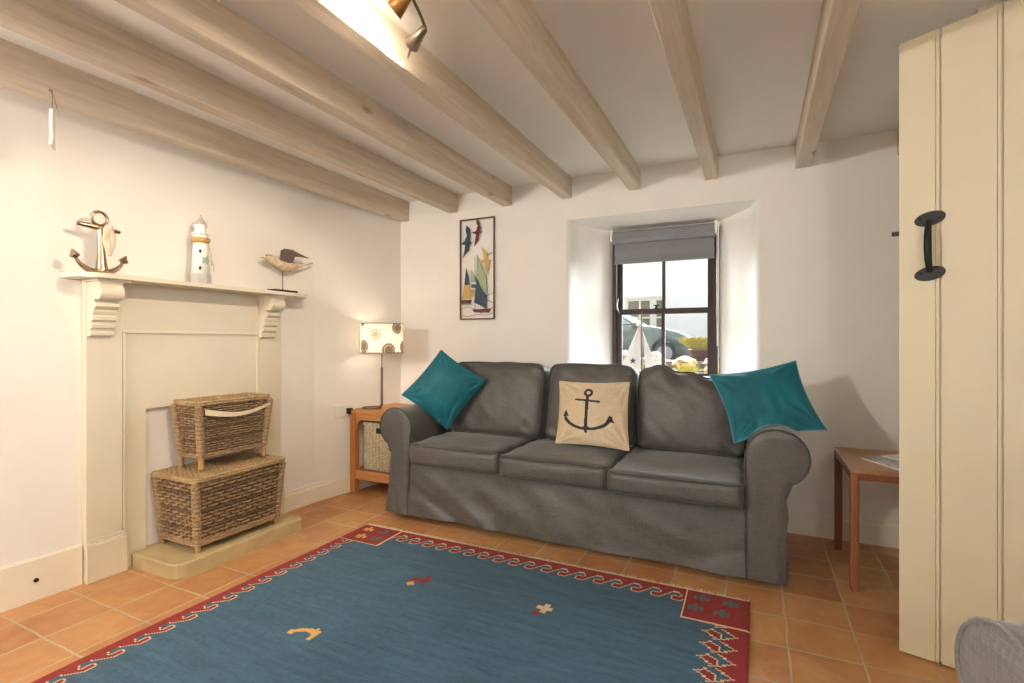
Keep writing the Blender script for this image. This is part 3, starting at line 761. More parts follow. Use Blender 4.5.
# unseen fill light added behind the camera, shaped as a flush ceiling lamp
cl = thing('fill_ceiling_lamp', 'added fill light shaped as a round opal glass ceiling lamp', 'ceiling light', (-.44, -.35, H))
b = MB(); b.lathe([(.0001, -.012), (.19, -.012), (.19, -.0005), (.0001, -.0005)], 32, (-.44, -.35, H)); b.build('lamp_base', 'chrome', cl)
b = MB(); b.lathe([(.0001, -.085), (.08, -.08), (.15, -.055), (.175, -.012), (.0001, -.012)], 32, (-.44, -.35, H)); b.build('fill_opal_glass', 'fill_diffuser', cl)

# ---------------------------------------------------------------- sofa
def nz3(x, y, z): return noise.noise((x, y, z))
def rbox(a, b_, c, r, n, fn):
    """rounded box with half sizes a, b_, c whose points go through fn"""
    mb = MB()
    def pos(p):
        q = [math.sin(PI / 2 * t) if False else (1.5 * t - .5 * t ** 3) for t in p]
        h = (a, b_, c); P_ = [q[i] * h[i] for i in range(3)]
        inn = [max(-(h[i] - r), min(h[i] - r, P_[i])) for i in range(3)]
        d = Vector([P_[i] - inn[i] for i in range(3)])
        if d.length > 1e-9: d = d.normalized() * r
        return Vector(inn) + d
    for ax in range(3):
        for sg in (-1, 1):
            def g(u, v, ax=ax, sg=sg):
                p = [0, 0, 0]; p[ax] = sg; p[(ax + 1) % 3] = (2 * u - 1) * sg; p[(ax + 2) % 3] = 2 * v - 1
                return fn(pos(p))
            mb.grid(g, n, n)
    return mb
def outline(a, b_, rc, n=8):
    pts = []
    for cx, cy, a0 in ((a - rc, b_ - rc, 0), (-a + rc, b_ - rc, 90), (-a + rc, -b_ + rc, 180), (a - rc, -b_ + rc, 270)):
        for k in range(n): q = math.radians(a0 + 90 * k / (n - 1)); pts.append((cx + rc * math.cos(q), cy + rc * math.sin(q)))
    v = resample(pts, 96); return [(p.x, p.y) for p in v]
def seat_cushion(parent, x0, x1, y0, y1, z0, z1, seed, name='seat_cushion', puff=.016, tm=None):
    cx, cy, cz = (x0 + x1) / 2, (y0 + y1) / 2, (z0 + z1) / 2; a, b_, c = (x1 - x0) / 2 - .002, (y1 - y0) / 2, (z1 - z0) / 2
    def fn(p):
        x, y, z = p; u, v = x / a, y / b_
        k = max(0, 1 - u * u) * max(0, 1 - v * v)
        z2 = z + (puff * k + .006 * nz3(x * 5 + seed, y * 5, 1)) * (1 if z > 0 else 0)
        if z < 0: z2 += .004 * nz3(x * 6 + seed, y * 3, 7)
        # soft front edge droop and wrinkles near the corners
        y2 = y - .010 * (1 - u * u) * (1 if v < -.9 else 0) * (1 - (z / c) ** 2)
        w = .0035 * math.sin((x * 1.0 + y * .6) * 55 + seed) * math.exp(-((1 - abs(u)) * 5) ** 2) * (1 if z > 0 else .4)
        q = Vector((cx + x, cy + y2, cz + z2 + w))
        return tm @ q if tm is not None else q
    o = rbox(a, b_, c, .036, 30, fn).build(name, 'grey', parent, weld=True)
    pb = MB(); e = .036 * .30
    for s_ in (1, -1):
        pb.tube([fn(Vector((x, y, s_ * (c - e)))) for x, y in outline(a - e * .55, b_ - e * .55, .034)], .0038, 6, closed=True)
    pb.build('piping', 'greypipe', o)
    return o
def back_cushion(parent, x0, x1, yb, zb, h, th, tilt, seed, slump=0., name='back_cushion', tm=None, lean=0.):
    cx = (x0 + x1) / 2; a, b_, c = (x1 - x0) / 2 - .003, th / 2, h / 2
    T = Matrix.Translation((cx, yb + th / 2, zb)) @ Matrix.Rotation(-tilt, 4, 'X') @ Matrix.Translation((0, 0, c))
    def fn(p):
        x, y, z = p; u, w = x / a, z / c
        k = max(0, 1 - u * u) ** .7 * max(0, 1 - w * w) ** .7
        y2 = y + (-.035 if y < 0 else .02) * k
        x2 = x * (1 - .018 * (1 - w * w) * 0 - .012 * w * w); z2 = z
        # vertical drape lines and corner creases
        fr = 1 if y < 0 else .3
        y2 += fr * (.008 * nz3(x * 11 + seed, z * 3, 2) + .007 * nz3((x + z) * 20 + seed, (x - z) * 5, 5))
        for sx in (-1, 1):
            d = math.hypot(u - sx, w + 1); y2 += fr * .007 * math.sin(d * 16 + seed) * math.exp(-d * d * 3)
            d = math.hypot(u - sx, w - 1); y2 += fr * .006 * math.sin(d * 14 + 2 * seed) * math.exp(-d * d * 3)
        if slump:
            t = max(0, w) ** 2
            z2 -= slump * t * (.5 + .5 * math.tanh((u + .15) * 3)) * (1 if u < .95 else 1)
            y2 += slump * .35 * t * math.sin((u + .2) * 9 + w * 2) * math.exp(-((1 - w) * 2.2) ** 2)
            z2 += .010 * t * math.sin(u * 11 + 1.0)
        else: z2 += .004 * nz3(x * 6 + seed, 3, 3) * (1 if w > .5 else 0)
        z2 -= .012 * abs(u) ** 6 * (1 if w > 0 else 0) * w
        q = T @ Vector((x2, y2, z2)); return tm @ q if tm is not None else q
    o = rbox(a, b_, c, .045, 34, fn).build(name, 'grey', parent, weld=True)
    pb = MB(); e = .045 * .30
    for s_ in (-1, 1): pb.tube([fn(Vector((x, s_ * (b_ - e), z))) for x, z in outline(a - e * .5, c - e * .5, .045)], .0040, 6, closed=True)
    pb.build('piping', 'greypipe', o)
    return o
def rolled_arm(parent, cx, sgn, yf, yb, zc, r, xin, seed, tm=None, zbot=.03, L_flare=.055):
    """sgn -1: outer side towards -X.  xin: inner face"""
    prof = []
    xo = cx + sgn * .030
    for z, x in ((zbot, cx + sgn * (.030 + L_flare)), (.12, cx + sgn * (.030 + L_flare * .75)), (.22, cx + sgn * (.030 + L_flare * .45)), (.32, cx + sgn * .046), (.40, cx + sgn * .036)):
        prof.append((x, z, 'o'))
    for k in range(25):
        a = math.radians(-62 + (242 - 0) * k / 24)   # from lower outer, over the top, to the inner side
        x = cx + sgn * r * math.cos(a); z = zc + r * math.sin(a)
        prof.append((x, z, 'r'))
    prof = [p for p in prof if True]
    for z in (zc - .06, .40, .30, .18, zbot): prof.append((xin, z, 'i'))
    n = len(prof); mb = MB(); ny = 26
    def P3(i, y):
        x, z, k = prof[i]; t = (y - yf) / (yb - yf)
        d = .006 * nz3(y * 5 + seed, z * 3, x * 3) + (.012 * max(0, .35 - z) / .35 * math.sin(y * 16 + seed) if k == 'o' else 0)
        dr = Vector((x - cx, 0, z - zc)); dr = dr.normalized() if dr.length > 1e-6 else dr
        if k == 'r': q = Vector((x + dr.x * d, y, z + dr.z * d - .010 * t))
        else: q = Vector((x + sgn * (d if k == 'o' else 0), y, z))
        if k == 'o': q.y = y - .02 * (1 - t) * max(0, .4 - z)
        return tm @ q if tm is not None else q
    vs = [P3(i, yf + (yb - yf) * j / ny) for j in range(ny + 1) for i in range(n)]
    mb.add(vs, [(j * n + i, j * n + i + 1, (j + 1) * n + i + 1, (j + 1) * n + i) for j in range(ny) for i in range(n - 1)], 0, True)
    mb.add([P3(i, yb) for i in range(n)], [tuple(range(n))])
    # front face, a grid between the two sides of the outline
    ztop = zc + r
    def bounds(z):
        xs = []
        for (x0, z0, _), (x1, z1, _) in zip(prof, prof[1:]):
            if (z0 - z) * (z1 - z) <= 0 and abs(z1 - z0) > 1e-9: xs.append(x0 + (x1 - x0) * (z - z0) / (z1 - z0))
        return (min(xs), max(xs)) if xs else (cx, cx)
    def fr(u, v):
        vv = 1 - (1 - v) ** 1.6; z = zbot + (ztop - zbot - 1e-4) * vv; lo, hi = bounds(z)
        x = lo + (hi - lo) * u
        e = min(1, 4 * u * (1 - u) * 1.5) * min(1, (ztop - z) / .03)
        y = yf - .010 * e - .02 * max(0, .4 - z) + (.008 * nz3(x * 9 + seed, z * 7, 4) + .005 * math.sin(x * 40 + z * 14)) * e * max(0, 1 - z / .62)
        q = Vector((x, y, z)); return tm @ q if tm is not None else q
    mb.grid(fr, 14, 34)
    o = mb.build('arm', 'grey', parent, weld=False)
    pb = MB(); pb.tube([P3(i, yf) + (tm.to_3x3() if tm is not None else Matrix.Identity(3)) @ Vector((0, -.002, 0)) for i in range(4, n)], .0042, 6); pb.build('piping', 'greypipe', o)
    return o
sofa = thing('sofa', 'three seat charcoal grey slipcovered sofa with rolled arms against the window wall', 'sofa', (-.97, 2.85, 0))
SX0, SX1 = -1.893, -.047
rolled_arm(sofa, -1.998, -1, 2.492, 3.225, .556, .118, SX0, 1.0, L_flare=.041, zbot=.034)
rolled_arm(sofa, .078, 1, 2.480, 3.225, .572, .122, SX1, 5.0, L_flare=.008, zbot=.036)
b = MB(); b.box(SX0 + .002, SX1 - .002, 2.53, 3.11, .045, .325, bev=.01); b.build('seat_base', 'grey', sofa)
b = MB()
def bk(p):
    x, y, z = p; return Vector((-.955 + x, 3.172 + y + .004 * nz3(x * 5, z * 6, 0), .46 + z - .02 * (1 if abs(x) > .9 and z > .3 else 0)))
b = rbox(.985, .060, .415, .05, 26, bk); b.build('back_frame', 'grey', sofa, weld=True)
# front skirt: hanging cloth with diagonal drag lines, hem a little off the floor
b = MB()
def sk(off):
    def f(u, v):
        x = SX0 - .004 + (SX1 - SX0 + .008) * u; z = .036 + .309 * v + .004 * math.sin(x * 3.1) * (1 - v)
        lo = 1 - v
        y = 2.500 - .030 * lo + off
        y += lo * (.010 * math.sin(x * 9 + 2 * v) * .6 + .022 * nz3(x * 4, z * 5, 0)) + .010 * nz3((x + z) * 7, (z - x * .3) * 7, 3) * (1 - (2 * v - 1) ** 4)
        y += .018 * math.exp(-((x + 1.72 - .55 * (v - .3) * -1) / .05) ** 2) * lo      # drag fold near the far arm
        y -= .018 * math.exp(-((x + 1.60 + .5 * (v - .5)) / .06) ** 2) * lo
        y += .016 * math.exp(-((x + .38 - .9 * v) / .07) ** 2) * (1 - abs(2 * v - 1))
        return (x, y, z)
    return f
b.grid(sk(0), 90, 16); b.grid(sk(.006), 90, 16, flip=True)
for x in (SX0 - .004, SX1 + .004):
    pass
b.build('skirt', 'grey', sofa)
for x in (SX0 - .002, SX1 + .002):
    b = MB(); b.tube([(x, 2.478 - .006 - .02 * max(0, .4 - z) + (0 if x > -1 else .008), z) for z in (.032, .1, .2, .3, .42)], .0028, 6); b.build('skirt_seam', 'greypipe', sofa)
for x in (-2.02, .10):
    for y in (2.56, 3.16):
        b = MB(); b.tube([(x, y, 0.0015), (x, y, .10)], [.022, .028], 12); b.build('foot', 'teak', sofa)
seat_cushion(sofa, SX0 + .004, -1.276, 2.462, 3.06, .340, .470, 1)
seat_cushion(sofa, -1.276, -.664, 2.450, 3.06, .338, .462, 2)
seat_cushion(sofa, -.664, SX1 - .004, 2.405, 3.06, .342, .458, 3, puff=.024)
back_cushion(sofa, SX0 + .01, -1.196, 2.870, .462, .480, .17, math.radians(11), 1)
back_cushion(sofa, -1.180, -.632, 2.880, .462, .480, .17, math.radians(11), 2)
back_cushion(sofa, -.622, SX1 - .006, 2.865, .462, .480, .18, math.radians(11), 3, slump=.062)

# ---------------------------------------------------------------- throw pillows
def over_arms(p, u, v):
    # the cushion gives way where the padded arm carries it
    for cx, cz, r in ((-1.998, .556, .118), (.078, .572, .122)):
        d = abs(p.x - cx)
        if d < r + .012 and p.z > cz - .02:
            zs = cz + math.sqrt(max(0, (r + .012) ** 2 - d * d))
            if p.z < zs: p.z = zs
    return p
def pillow(name, label, corners, th, mats, group=None, mif=None, pinch=.030, n=72, seed=0, edge='tealpipe', bend=None):
    TL, TR, BR, BL = [Vector(c) for c in corners]; nrm = ((BL - TL).cross(TR - TL)).normalized()   # towards the viewer side
    if nrm.y > 0: nrm = -nrm
    cen = (TL + TR + BR + BL) / 4
    def mid(u, v):
        # pull the edges in between the corners
        uu = u + pinch / .41 * (1 - 2 * u) * (4 * v * (1 - v)) ** 1 * (1)
        vv = v + pinch / .41 * (1 - 2 * v) * (4 * u * (1 - u)) ** 1
        return (TL.lerp(TR, uu)).lerp(BL.lerp(BR, uu), vv)
    def side(s_):
        def f(u, v):
            e = (max(0, 1 - (2 * u - 1) ** 2) ** .62) * (max(0, 1 - (2 * v - 1) ** 2) ** .62)
            w = .0045 * nz3(u * 5 + seed, v * 5, s_) + .004 * nz3(u * 12 + seed, v * 3, s_)
            cr = 0
            for cu, cv in ((0, 0), (1, 0), (1, 1), (0, 1)):
                d = math.hypot(u - cu, v - cv); a = math.atan2(v - cv, u - cu); cr += .006 * math.sin(a * 14 + seed) * math.exp(-((d - .2) * 7) ** 2)
            p = mid(u, v) + nrm * s_ * (th / 2 * e + (w + cr) * min(1, e * 3))
            if bend: p = bend(p, u, v)
            return p
        return f
    b = MB()
    b.grid(side(1), n, n, mif=mif); b.grid(side(-1), n // 2, n // 2, flip=True)
    o = b.build(name, mats); tag(o, label, 'cushion', group)
    pb = MB(); f = side(1); ed = [(k / 24, 0) for k in range(24)] + [(1, k / 24) for k in range(24)] + [(1 - k / 24, 1) for k in range(24)] + [(0, 1 - k / 24) for k in range(24)]
    pb.tube([f(u, v) for u, v in ed], .0028, 5, closed=True); pb.build('seam', edge, o)
    return o
pillow('throw_pillow', 'teal velvet cushion standing on its corner by the lamp table', [(-1.869, 2.795, 1.024), (-1.570, 2.873, .830), (-1.793, 2.754, .513), (-2.000, 2.554, .747)], .12, 'teal', 'teal velvet cushions', seed=2, edge='teal', pinch=.013, bend=over_arms)
def anchor_print(u, v):
    x = 110 + 530 * u + 10 * (v - .5) * 0; y = 82 + 505 * v
    x -= (10 - 40 * v) * (1 - u) * .0
    def seg(ax, ay, bx, by, wd):
        t = max(0, min(1, ((x - ax) * (bx - ax) + (y - ay) * (by - ay)) / ((bx - ax) ** 2 + (by - ay) ** 2)))
        return math.hypot(x - ax - t * (bx - ax), y - ay - t * (by - ay)) < wd
    r = math.hypot(x - 354, y - 176)
    if 15 < r < 36: return 1
    if seg(350, 205, 344, 492, 12.5) or seg(260, 238, 442, 250, 8.5): return 1
    r = math.hypot((x - 350) / 190, (y - 330) / 143)
    if y > 362 and abs(r - 1) < .075 and 165 < x < 545: return 1
    for ax, ay, w_, h_ in ((178, 322, 26, 52), (524, 350, 33, 56)):
        if ay < y < ay + h_ and abs(x - ax) < w_ * (y - ay) / h_: return 1
    if 455 < y < 500 and abs(x - 345) < 24 * (500 - y) / 45: return 1
    return 0
pillow('throw_pillow', 'natural linen cushion printed with a charcoal anchor', [(-1.050, 2.818, .846), (-.640, 2.828, .853), (-.612, 2.700, .498), (-1.030, 2.700, .504)], .11, ['natural', 'ink'], None, anchor_print, .012, 160, 6, 'natural')
def drape(p, u, v):
    return p
pillow('throw_pillow', 'teal velvet cushion slumped over the sofa arm beside the teak table', [(-.219, 2.770, .908), (.168, 2.790, .988), (.281, 2.657, .684), (-.094, 2.509, .620)], .12, 'teal', 'teal velvet cushions', seed=9, pinch=.020, bend=over_arms)

# ---------------------------------------------------------------- lamp table, basket, lamp, socket
lt = thing('side_table', 'honey pine lamp table with a lower shelf in the corner', 'table', (-2.39, 2.98, 0))
TX0, TX1, TY0, TY1, TZ = -2.632, -2.150, 2.772, 3.225, .592
b = MB(); b.box(TX0 - .004, TX1 + .012, TY0 - .012, TY1, TZ - .024, TZ, bev=.005); b.build('table_top', 'pinex', lt)
for x in (TX0, TX1 - .048):
    for y in (TY0, TY1 - .05):
        b = MB(); b.box(x, x + .048, y, y + .045, 0.001, TZ - .024, bev=.003); b.build('leg', 'pine', lt)
b = MB()   # front and side aprons with curved brackets
for y in (TY0 + .006, TY1 - .03):
    b.box(TX0 + .048, TX1 - .048, y, y + .02, TZ - .070, TZ - .024)
for x in (TX0 + .012, TX1 - .032): b.box(x, x + .02, TY0 + .045, TY1 - .05, TZ - .070, TZ - .024)
b.build('apron', 'pinex', lt)
for sx in (0, 1):
    b = MB(); x0 = TX0 + .048 if sx == 0 else TX1 - .048; sg = 1 if sx == 0 else -1
    pl = [(x0, TZ - .070)] + [(x0 + sg * (.05 - .05 * math.sin(k * PI / 12)), TZ - .070 - .07 + .07 * math.cos(k * PI / 12 - 0) * 1) for k in range(0, 7)] 
    pl = [(x0, TZ - .070), (x0 + sg * .055, TZ - .070)] + [(x0 + sg * (.055 - .05 * math.sin(a)), TZ - .070 - .075 * (1 - math.cos(a))) for a in [k * PI / 12 for k in range(1, 7)]] + [(x0, TZ - .145)]
    if sx == 1: pl = pl[::-1]
    b.prism(pl, 'Y', TY0 + .008, TY0 + .024); b.build('bracket', 'pine', lt)
b = MB(); b.box(TX0 + .048, TX1 - .048, TY0 + .004, TY0 + .024, .098, .162); b.box(TX0 + .048, TX1 - .048, TY1 - .03, TY1 - .01, .098, .162); b.box(TX0 + .012, TX0 + .03, TY0 + .045, TY1 - .05, .098, .162); b.box(TX1 - .03, TX1 - .012, TY0 + .045, TY1 - .05, .098, .162)
b.box(TX0 + .03, TX1 - .03, TY0 + .024, TY1 - .03, .140, .158); b.build('lower_shelf', 'pinex', lt)
# basket on the shelf
bk_ = thing('storage_basket', 'whitewashed square wicker basket on the lower shelf of the pine table', 'basket', (-2.385, 2.96, .163))
hx_, hy_ = .160, .150; bcx, bcy = -2.388, 2.965
b = liner(bcx, bcy, hx_, hy_, .166, .485, .0, 'wickw', bk_); b.mi = [1] * len(b.mi)
woven_wall(b, bcx, bcy, hx_, hy_, .170, .488, .0105, .0042, .0, ns=44, nseed=8)
stakes(b, bcx, bcy, hx_, hy_, .168, .488, 40, .005)
b.build('woven_body', ['wickw', 'stake'], bk_)
b = MB(); b.prism([(bcx + x, bcy + y) for x, y in rrect(hx_ + .008, hy_ + .008, .02)], 'Z', .484, .502); b.build('rim', 'wickw', bk_)
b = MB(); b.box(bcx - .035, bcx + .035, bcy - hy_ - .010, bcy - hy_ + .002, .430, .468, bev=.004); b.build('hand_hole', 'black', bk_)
# lamp
LMX, LMY = -2.450, 2.900
lm = thing('table_lamp', 'table lamp with a drum shade of printed taupe discs on a thin metal stem', 'lamp', (LMX, LMY, TZ))
b = MB(); b.tube([(LMX - .075 + .075 * math.cos(a * PI / 14) - 0, LMY - .02 + .055 * math.sin(a * PI / 14), TZ + .006) for a in range(28)], .0045, 8, closed=True)
b.build('wire_base', 'pewter', lm)
b = MB(); b.tube([(LMX, LMY - .02, TZ + .011), (LMX, LMY, TZ + .03), (LMX, LMY, TZ + .30)], .0085, 12); b.build('lower_stem', 'pewter', lm)
b = MB(); b.tube([(LMX, LMY, TZ + .30), (LMX, LMY, TZ + .45)], .0045, 10); b.build('upper_stem', 'chrome', lm)
SR, SZ0, SZ1 = .152, 1.000, 1.208
discs = [(.41, .63, .046, 2), (-.25, .22, .046, 1), (1.02, .10, .048, 1), (1.48, .85, .044, 1), (1.95, .2, .042, 1), (-.35, 1.0, .02, 1), (2.6, .7, .04, 2), (3.2, .2, .04, 1), (3.9, .75, .04, 2), (4.5, .25, .04, 1), (5.2, .7, .038, 2)]
def shade_mi(u, v):
    # local angle measured from the side facing the sofa front
    a = u * 2 * PI
    for da, dz, r_, k in discs:
        da_ = (a - da + PI) % (2 * PI) - PI
        d = math.hypot(da_ * SR, (v - dz) * (SZ1 - SZ0))
        if d < r_:
            if k == 1: return 1 if (d < r_ * .62 or d > r_ * .74) else 2
            return 2 if d < r_ * .45 or r_ * .6 < d < r_ * .8 else 0
    return 0
b = MB(); b.grid(lambda u, v: (LMX + SR * math.cos(u * 2 * PI - PI / 2), LMY + SR * math.sin(u * 2 * PI - PI / 2), SZ0 + (SZ1 - SZ0) * v), 180, 40, mif=shade_mi)
so = b.build('lamp_shade', ['shade', 'shadep', 'shadeq'], lm)
b = MB(); b.tube([(LMX + SR * math.cos(a * PI / 24), LMY + SR * math.sin(a * PI / 24), SZ1) for a in range(48)], .0025, 6, closed=True); b.build('upper_ring', 'pewter', so)
b = MB(); b.tube([(LMX + SR * math.cos(a * PI / 24), LMY + SR * math.sin(a * PI / 24), SZ0) for a in range(48)], .0025, 6, closed=True)
for a in (0, 2.1, 4.2): b.tube([(LMX, LMY, SZ0 + .04), (LMX + SR * math.cos(a), LMY + SR * math.sin(a), SZ0 + .001)], .002, 5)
b.build('lower_ring', 'pewter', so)
b = MB(); b.lathe([(.0001, 0), (.013, 0), (.015, .02), (.028, .05), (.030, .07), (.022, .09), (.0001, .10)], 16, (LMX, LMY, SZ0 + .035)); b.build('bulb', 'bulb', lm)
# socket
so = thing('wall_socket', 'white double wall socket beside the pine lamp table', 'socket', (lwx(2.74), 2.74, .58))
def lwm(y, z, off=0):   # frame on the left wall: local X out of the wall, Y along it
    a = math.atan2(lwx(y + .05) - lwx(y - .05), .1)
    return Matrix.Translation((lwx(y) + off, y, z)) @ Matrix.Rotation(-a, 4, 'Z')
b = MB(); b.box(.001, .010, -.073, .073, -.043, .043, bev=.003, mat=lwm(2.725, .585)); b.build('face_plate', 'plast', so)
for q in (-.022, .022): MB().box(.010, .014, q - .006, q + .006, .012, .030, bev=.001, mat=lwm(2.725, .585)).build('switch', 'plast', so)
b = MB(); b.box(.010, .040, .022, .060, -.022, .018, bev=.005, mat=lwm(2.725, .585)); b.build('plug', 'black', so)

# ---------------------------------------------------------------- teak table + magazines
tt = thing('side_table', 'low teak table with rounded corners between sofa and door', 'table', (.60, 2.88, 0))
A0, A1, B0, B1, TZ2 = .362, .860, 2.606, 3.130, .530
b = bevprism([(x, y) for x, y in [( (A0 + A1) / 2 + p[0], (B0 + B1) / 2 + p[1]) for p in rrect((A1 - A0) / 2, (B1 - B0) / 2, .022)]], TZ2 - .016, TZ2, .005)
b.build('table_top', 'teakx', tt)
b = MB()
b.box(A0 + .03, A1 - .03, B0 + .004, B0 + .024, TZ2 - .046, TZ2 - .016); b.box(A0 + .03, A1 - .03, B1 - .024, B1 - .004, TZ2 - .046, TZ2 - .016)
b.box(A0 + .004, A0 + .024, B0 + .02, B1 - .02, TZ2 - .046, TZ2 - .016); b.box(A1 - .024, A1 - .004, B0 + .02, B1 - .02, TZ2 - .046, TZ2 - .016)
b.build('apron', 'teak', tt)
for x in (A0 + .001, A1 - .035):
    for y in (B0 + .001, B1 - .037):
        b = MB(); b.box(x, x + .034, y, y + .036, .001, TZ2 - .016, bev=.008); b.build('leg', 'teak', tt)
def magazine(label, cx, cy, w_, l_, rot, z, h, mat='mag'):
    T = Matrix.Translation((cx, cy, z)) @ Matrix.Rotation(rot, 4, 'Z')
    o = MB().box(-w_ / 2, w_ / 2, -l_ / 2, l_ / 2, 0, h - .0012, mat=T).build('magazine', 'paper'); tag(o, label, 'magazine', None)
    b = MB(); b.box(-w_ / 2 - .001, w_ / 2 + .001, -l_ / 2 - .001, l_ / 2 + .001, h - .0012, h, mat=T); b.build('cover', mat, o); return o
magazine('glossy green magazine lying at the bottom on the teak table', .617, 2.825, .215, .285, math.radians(-62), TZ2 + .0004, .007)
magazine('pale folded magazine lying on top of the green one', .70, 2.915, .21, .28, math.radians(-50), TZ2 + .0078, .006, 'paper')

# ---------------------------------------------------------------- picture with birds and boats
pc = thing('metal_wall_art', 'tall narrow metal wall art of seabirds and sailing boats in a thin frame', 'wall art', (-1.86, 3.265, 1.6))
PX = lambda x: -2.006 + .291 * (x - 145) / 155; PZ = lambda y: 1.989 - .747 * (y - 130) / 460
b = MB(); Y0, Y1 = 3.252, 3.262
b.box(-2.008, -1.998, Y0, Y1, 1.242, 1.990); b.box(-1.724, -1.714, Y0, Y1, 1.242, 1.990); b.box(-1.998, -1.724, Y0, Y1, 1.242, 1.252); b.box(-1.998, -1.724, Y0, Y1, 1.980, 1.990); b.build('thin_frame', 'pewter', pc)
for x in (-2.003, -1.719):
    for z in (1.262, 1.970): MB().tube([(x, Y1 - .001, z), (x, YB - .0005, z)], .003, 6).build('wall_pin', 'pewter', pc)
def cut(name, pts, mat, y=3.254):
    P_ = [(PX(a), PZ(c)) for a, c in pts]
    b = MB(); b.prism(P_, 'Y', y, y + .003); return b.build(name, mat, pc)
cut('seabird', [(175, 156), (190, 175), (193, 208), (187, 230), (200, 237), (189, 248), (184, 272), (158, 305), (167, 268), (169, 247), (148, 240), (166, 229), (177, 205), (171, 178)], 'navy')
cut('seabird', [(221, 133), (234, 148), (240, 178), (233, 188), (244, 194), (232, 202), (229, 228), (210, 257), (215, 225), (219, 203), (197, 193), (219, 187), (226, 165), (219, 146)], 'maroon')
cut('seabird', [(243, 262), (262, 285), (271, 305), (269, 320), (284, 325), (277, 340), (275, 365), (266, 390), (261, 360), (258, 338), (238, 328), (255, 317), (252, 295)], 'gold')
cut('sail', [(172, 353), (184, 392), (188, 430), (165, 430)], 'navy', 3.2555); cut('sail', [(165, 430), (188, 430), (192, 492), (154, 492)], 'gold', 3.2555)
cut('boat_hull', [(146, 500), (198, 499), (190, 516), (152, 516)], 'maroon', 3.2555)
cut('sail', [(195, 362), (213, 396), (214, 420), (196, 418)], 'sage', 3.2558); cut('sail', [(196, 428), (216, 430), (217, 446), (196, 444)], 'navy', 3.2558); cut('sail', [(196, 452), (217, 454), (218, 486), (194, 484)], 'gold', 3.2558)
cut('sail', [(221, 298), (240, 335), (258, 385), (267, 440), (266, 478), (240, 440), (222, 392)], 'sage', 3.2545)
cut('sail', [(221, 396), (240, 446), (264, 482), (264, 542), (210, 512), (217, 450)], 'navy', 3.2545)
cut('boat_hull', [(200, 544), (287, 541), (276, 559), (212, 557)], 'maroon', 3.2545)
for pts in (((147, 545), (175, 530), (205, 540), (240, 560), (270, 550), (298, 535)), ((147, 570), (180, 576), (220, 566), (260, 572), (298, 560)), ((147, 520), (200, 522)), ((264, 485), (298, 470)), ((264, 500), (298, 520)), ((215, 130), (228, 140)), ((264, 300), (298, 290)), ((147, 235), (160, 237)), ((265, 540), (266, 300)), ((213, 300), (214, 552))):
    MB().tube([(PX(a), 3.257, PZ(c)) for a, c in pts], .0016, 5).build('wave_wire', 'pewter', pc)

# ---------------------------------------------------------------- rug
RX0, RX1, RY1, CELL = -2.060, -.024, 2.306, .006
NX, NYR = int((RX1 - RX0) / CELL), 500
HOOK = ["RRRRRcccccRRRR", "RRRRcBBBBBcRRR", "RRRcBBBBBBBcRR", "RRcBBBBBBBBcRR", "RcBBBBcccccRRR", "cBBBBcRRRRRRRR", "BBBBBcRRRRRRRc", "BBBBBcRRRRRRcB", "BBBBBBccccccBB", "BBBBBBBBBBBBBB"]
DIA = ["RRRRRcRRRRRR", "RRRRcBcRRRRR", "RRRcBBBcRRRR", "RRcBBBBBcRRR", "RcBBBBBBBcRR", "cBBBBcccccRR", "BBBBcRRRRRcR", "BBBcRRRRRcBc", "BBcRRRRRcBBB", "BBBcRRRcBBBB", "BBBBcRcBBBBB", "BBBBBcBBBBBB"]
def blob(x, y, cx, cy, sx, sy): return abs(x - cx) / sx + abs(y - cy) / sy < 1
def motif_cross(x, y, cx, cy, s_):
    x = (x - cx) / s_; y = (y - cy) / s_
    return (abs(x) < .3 and abs(y) < 1) or (abs(y) < .3 and abs(x) < 1) or (.6 < abs(x) < 1 and .0 < y < .8)
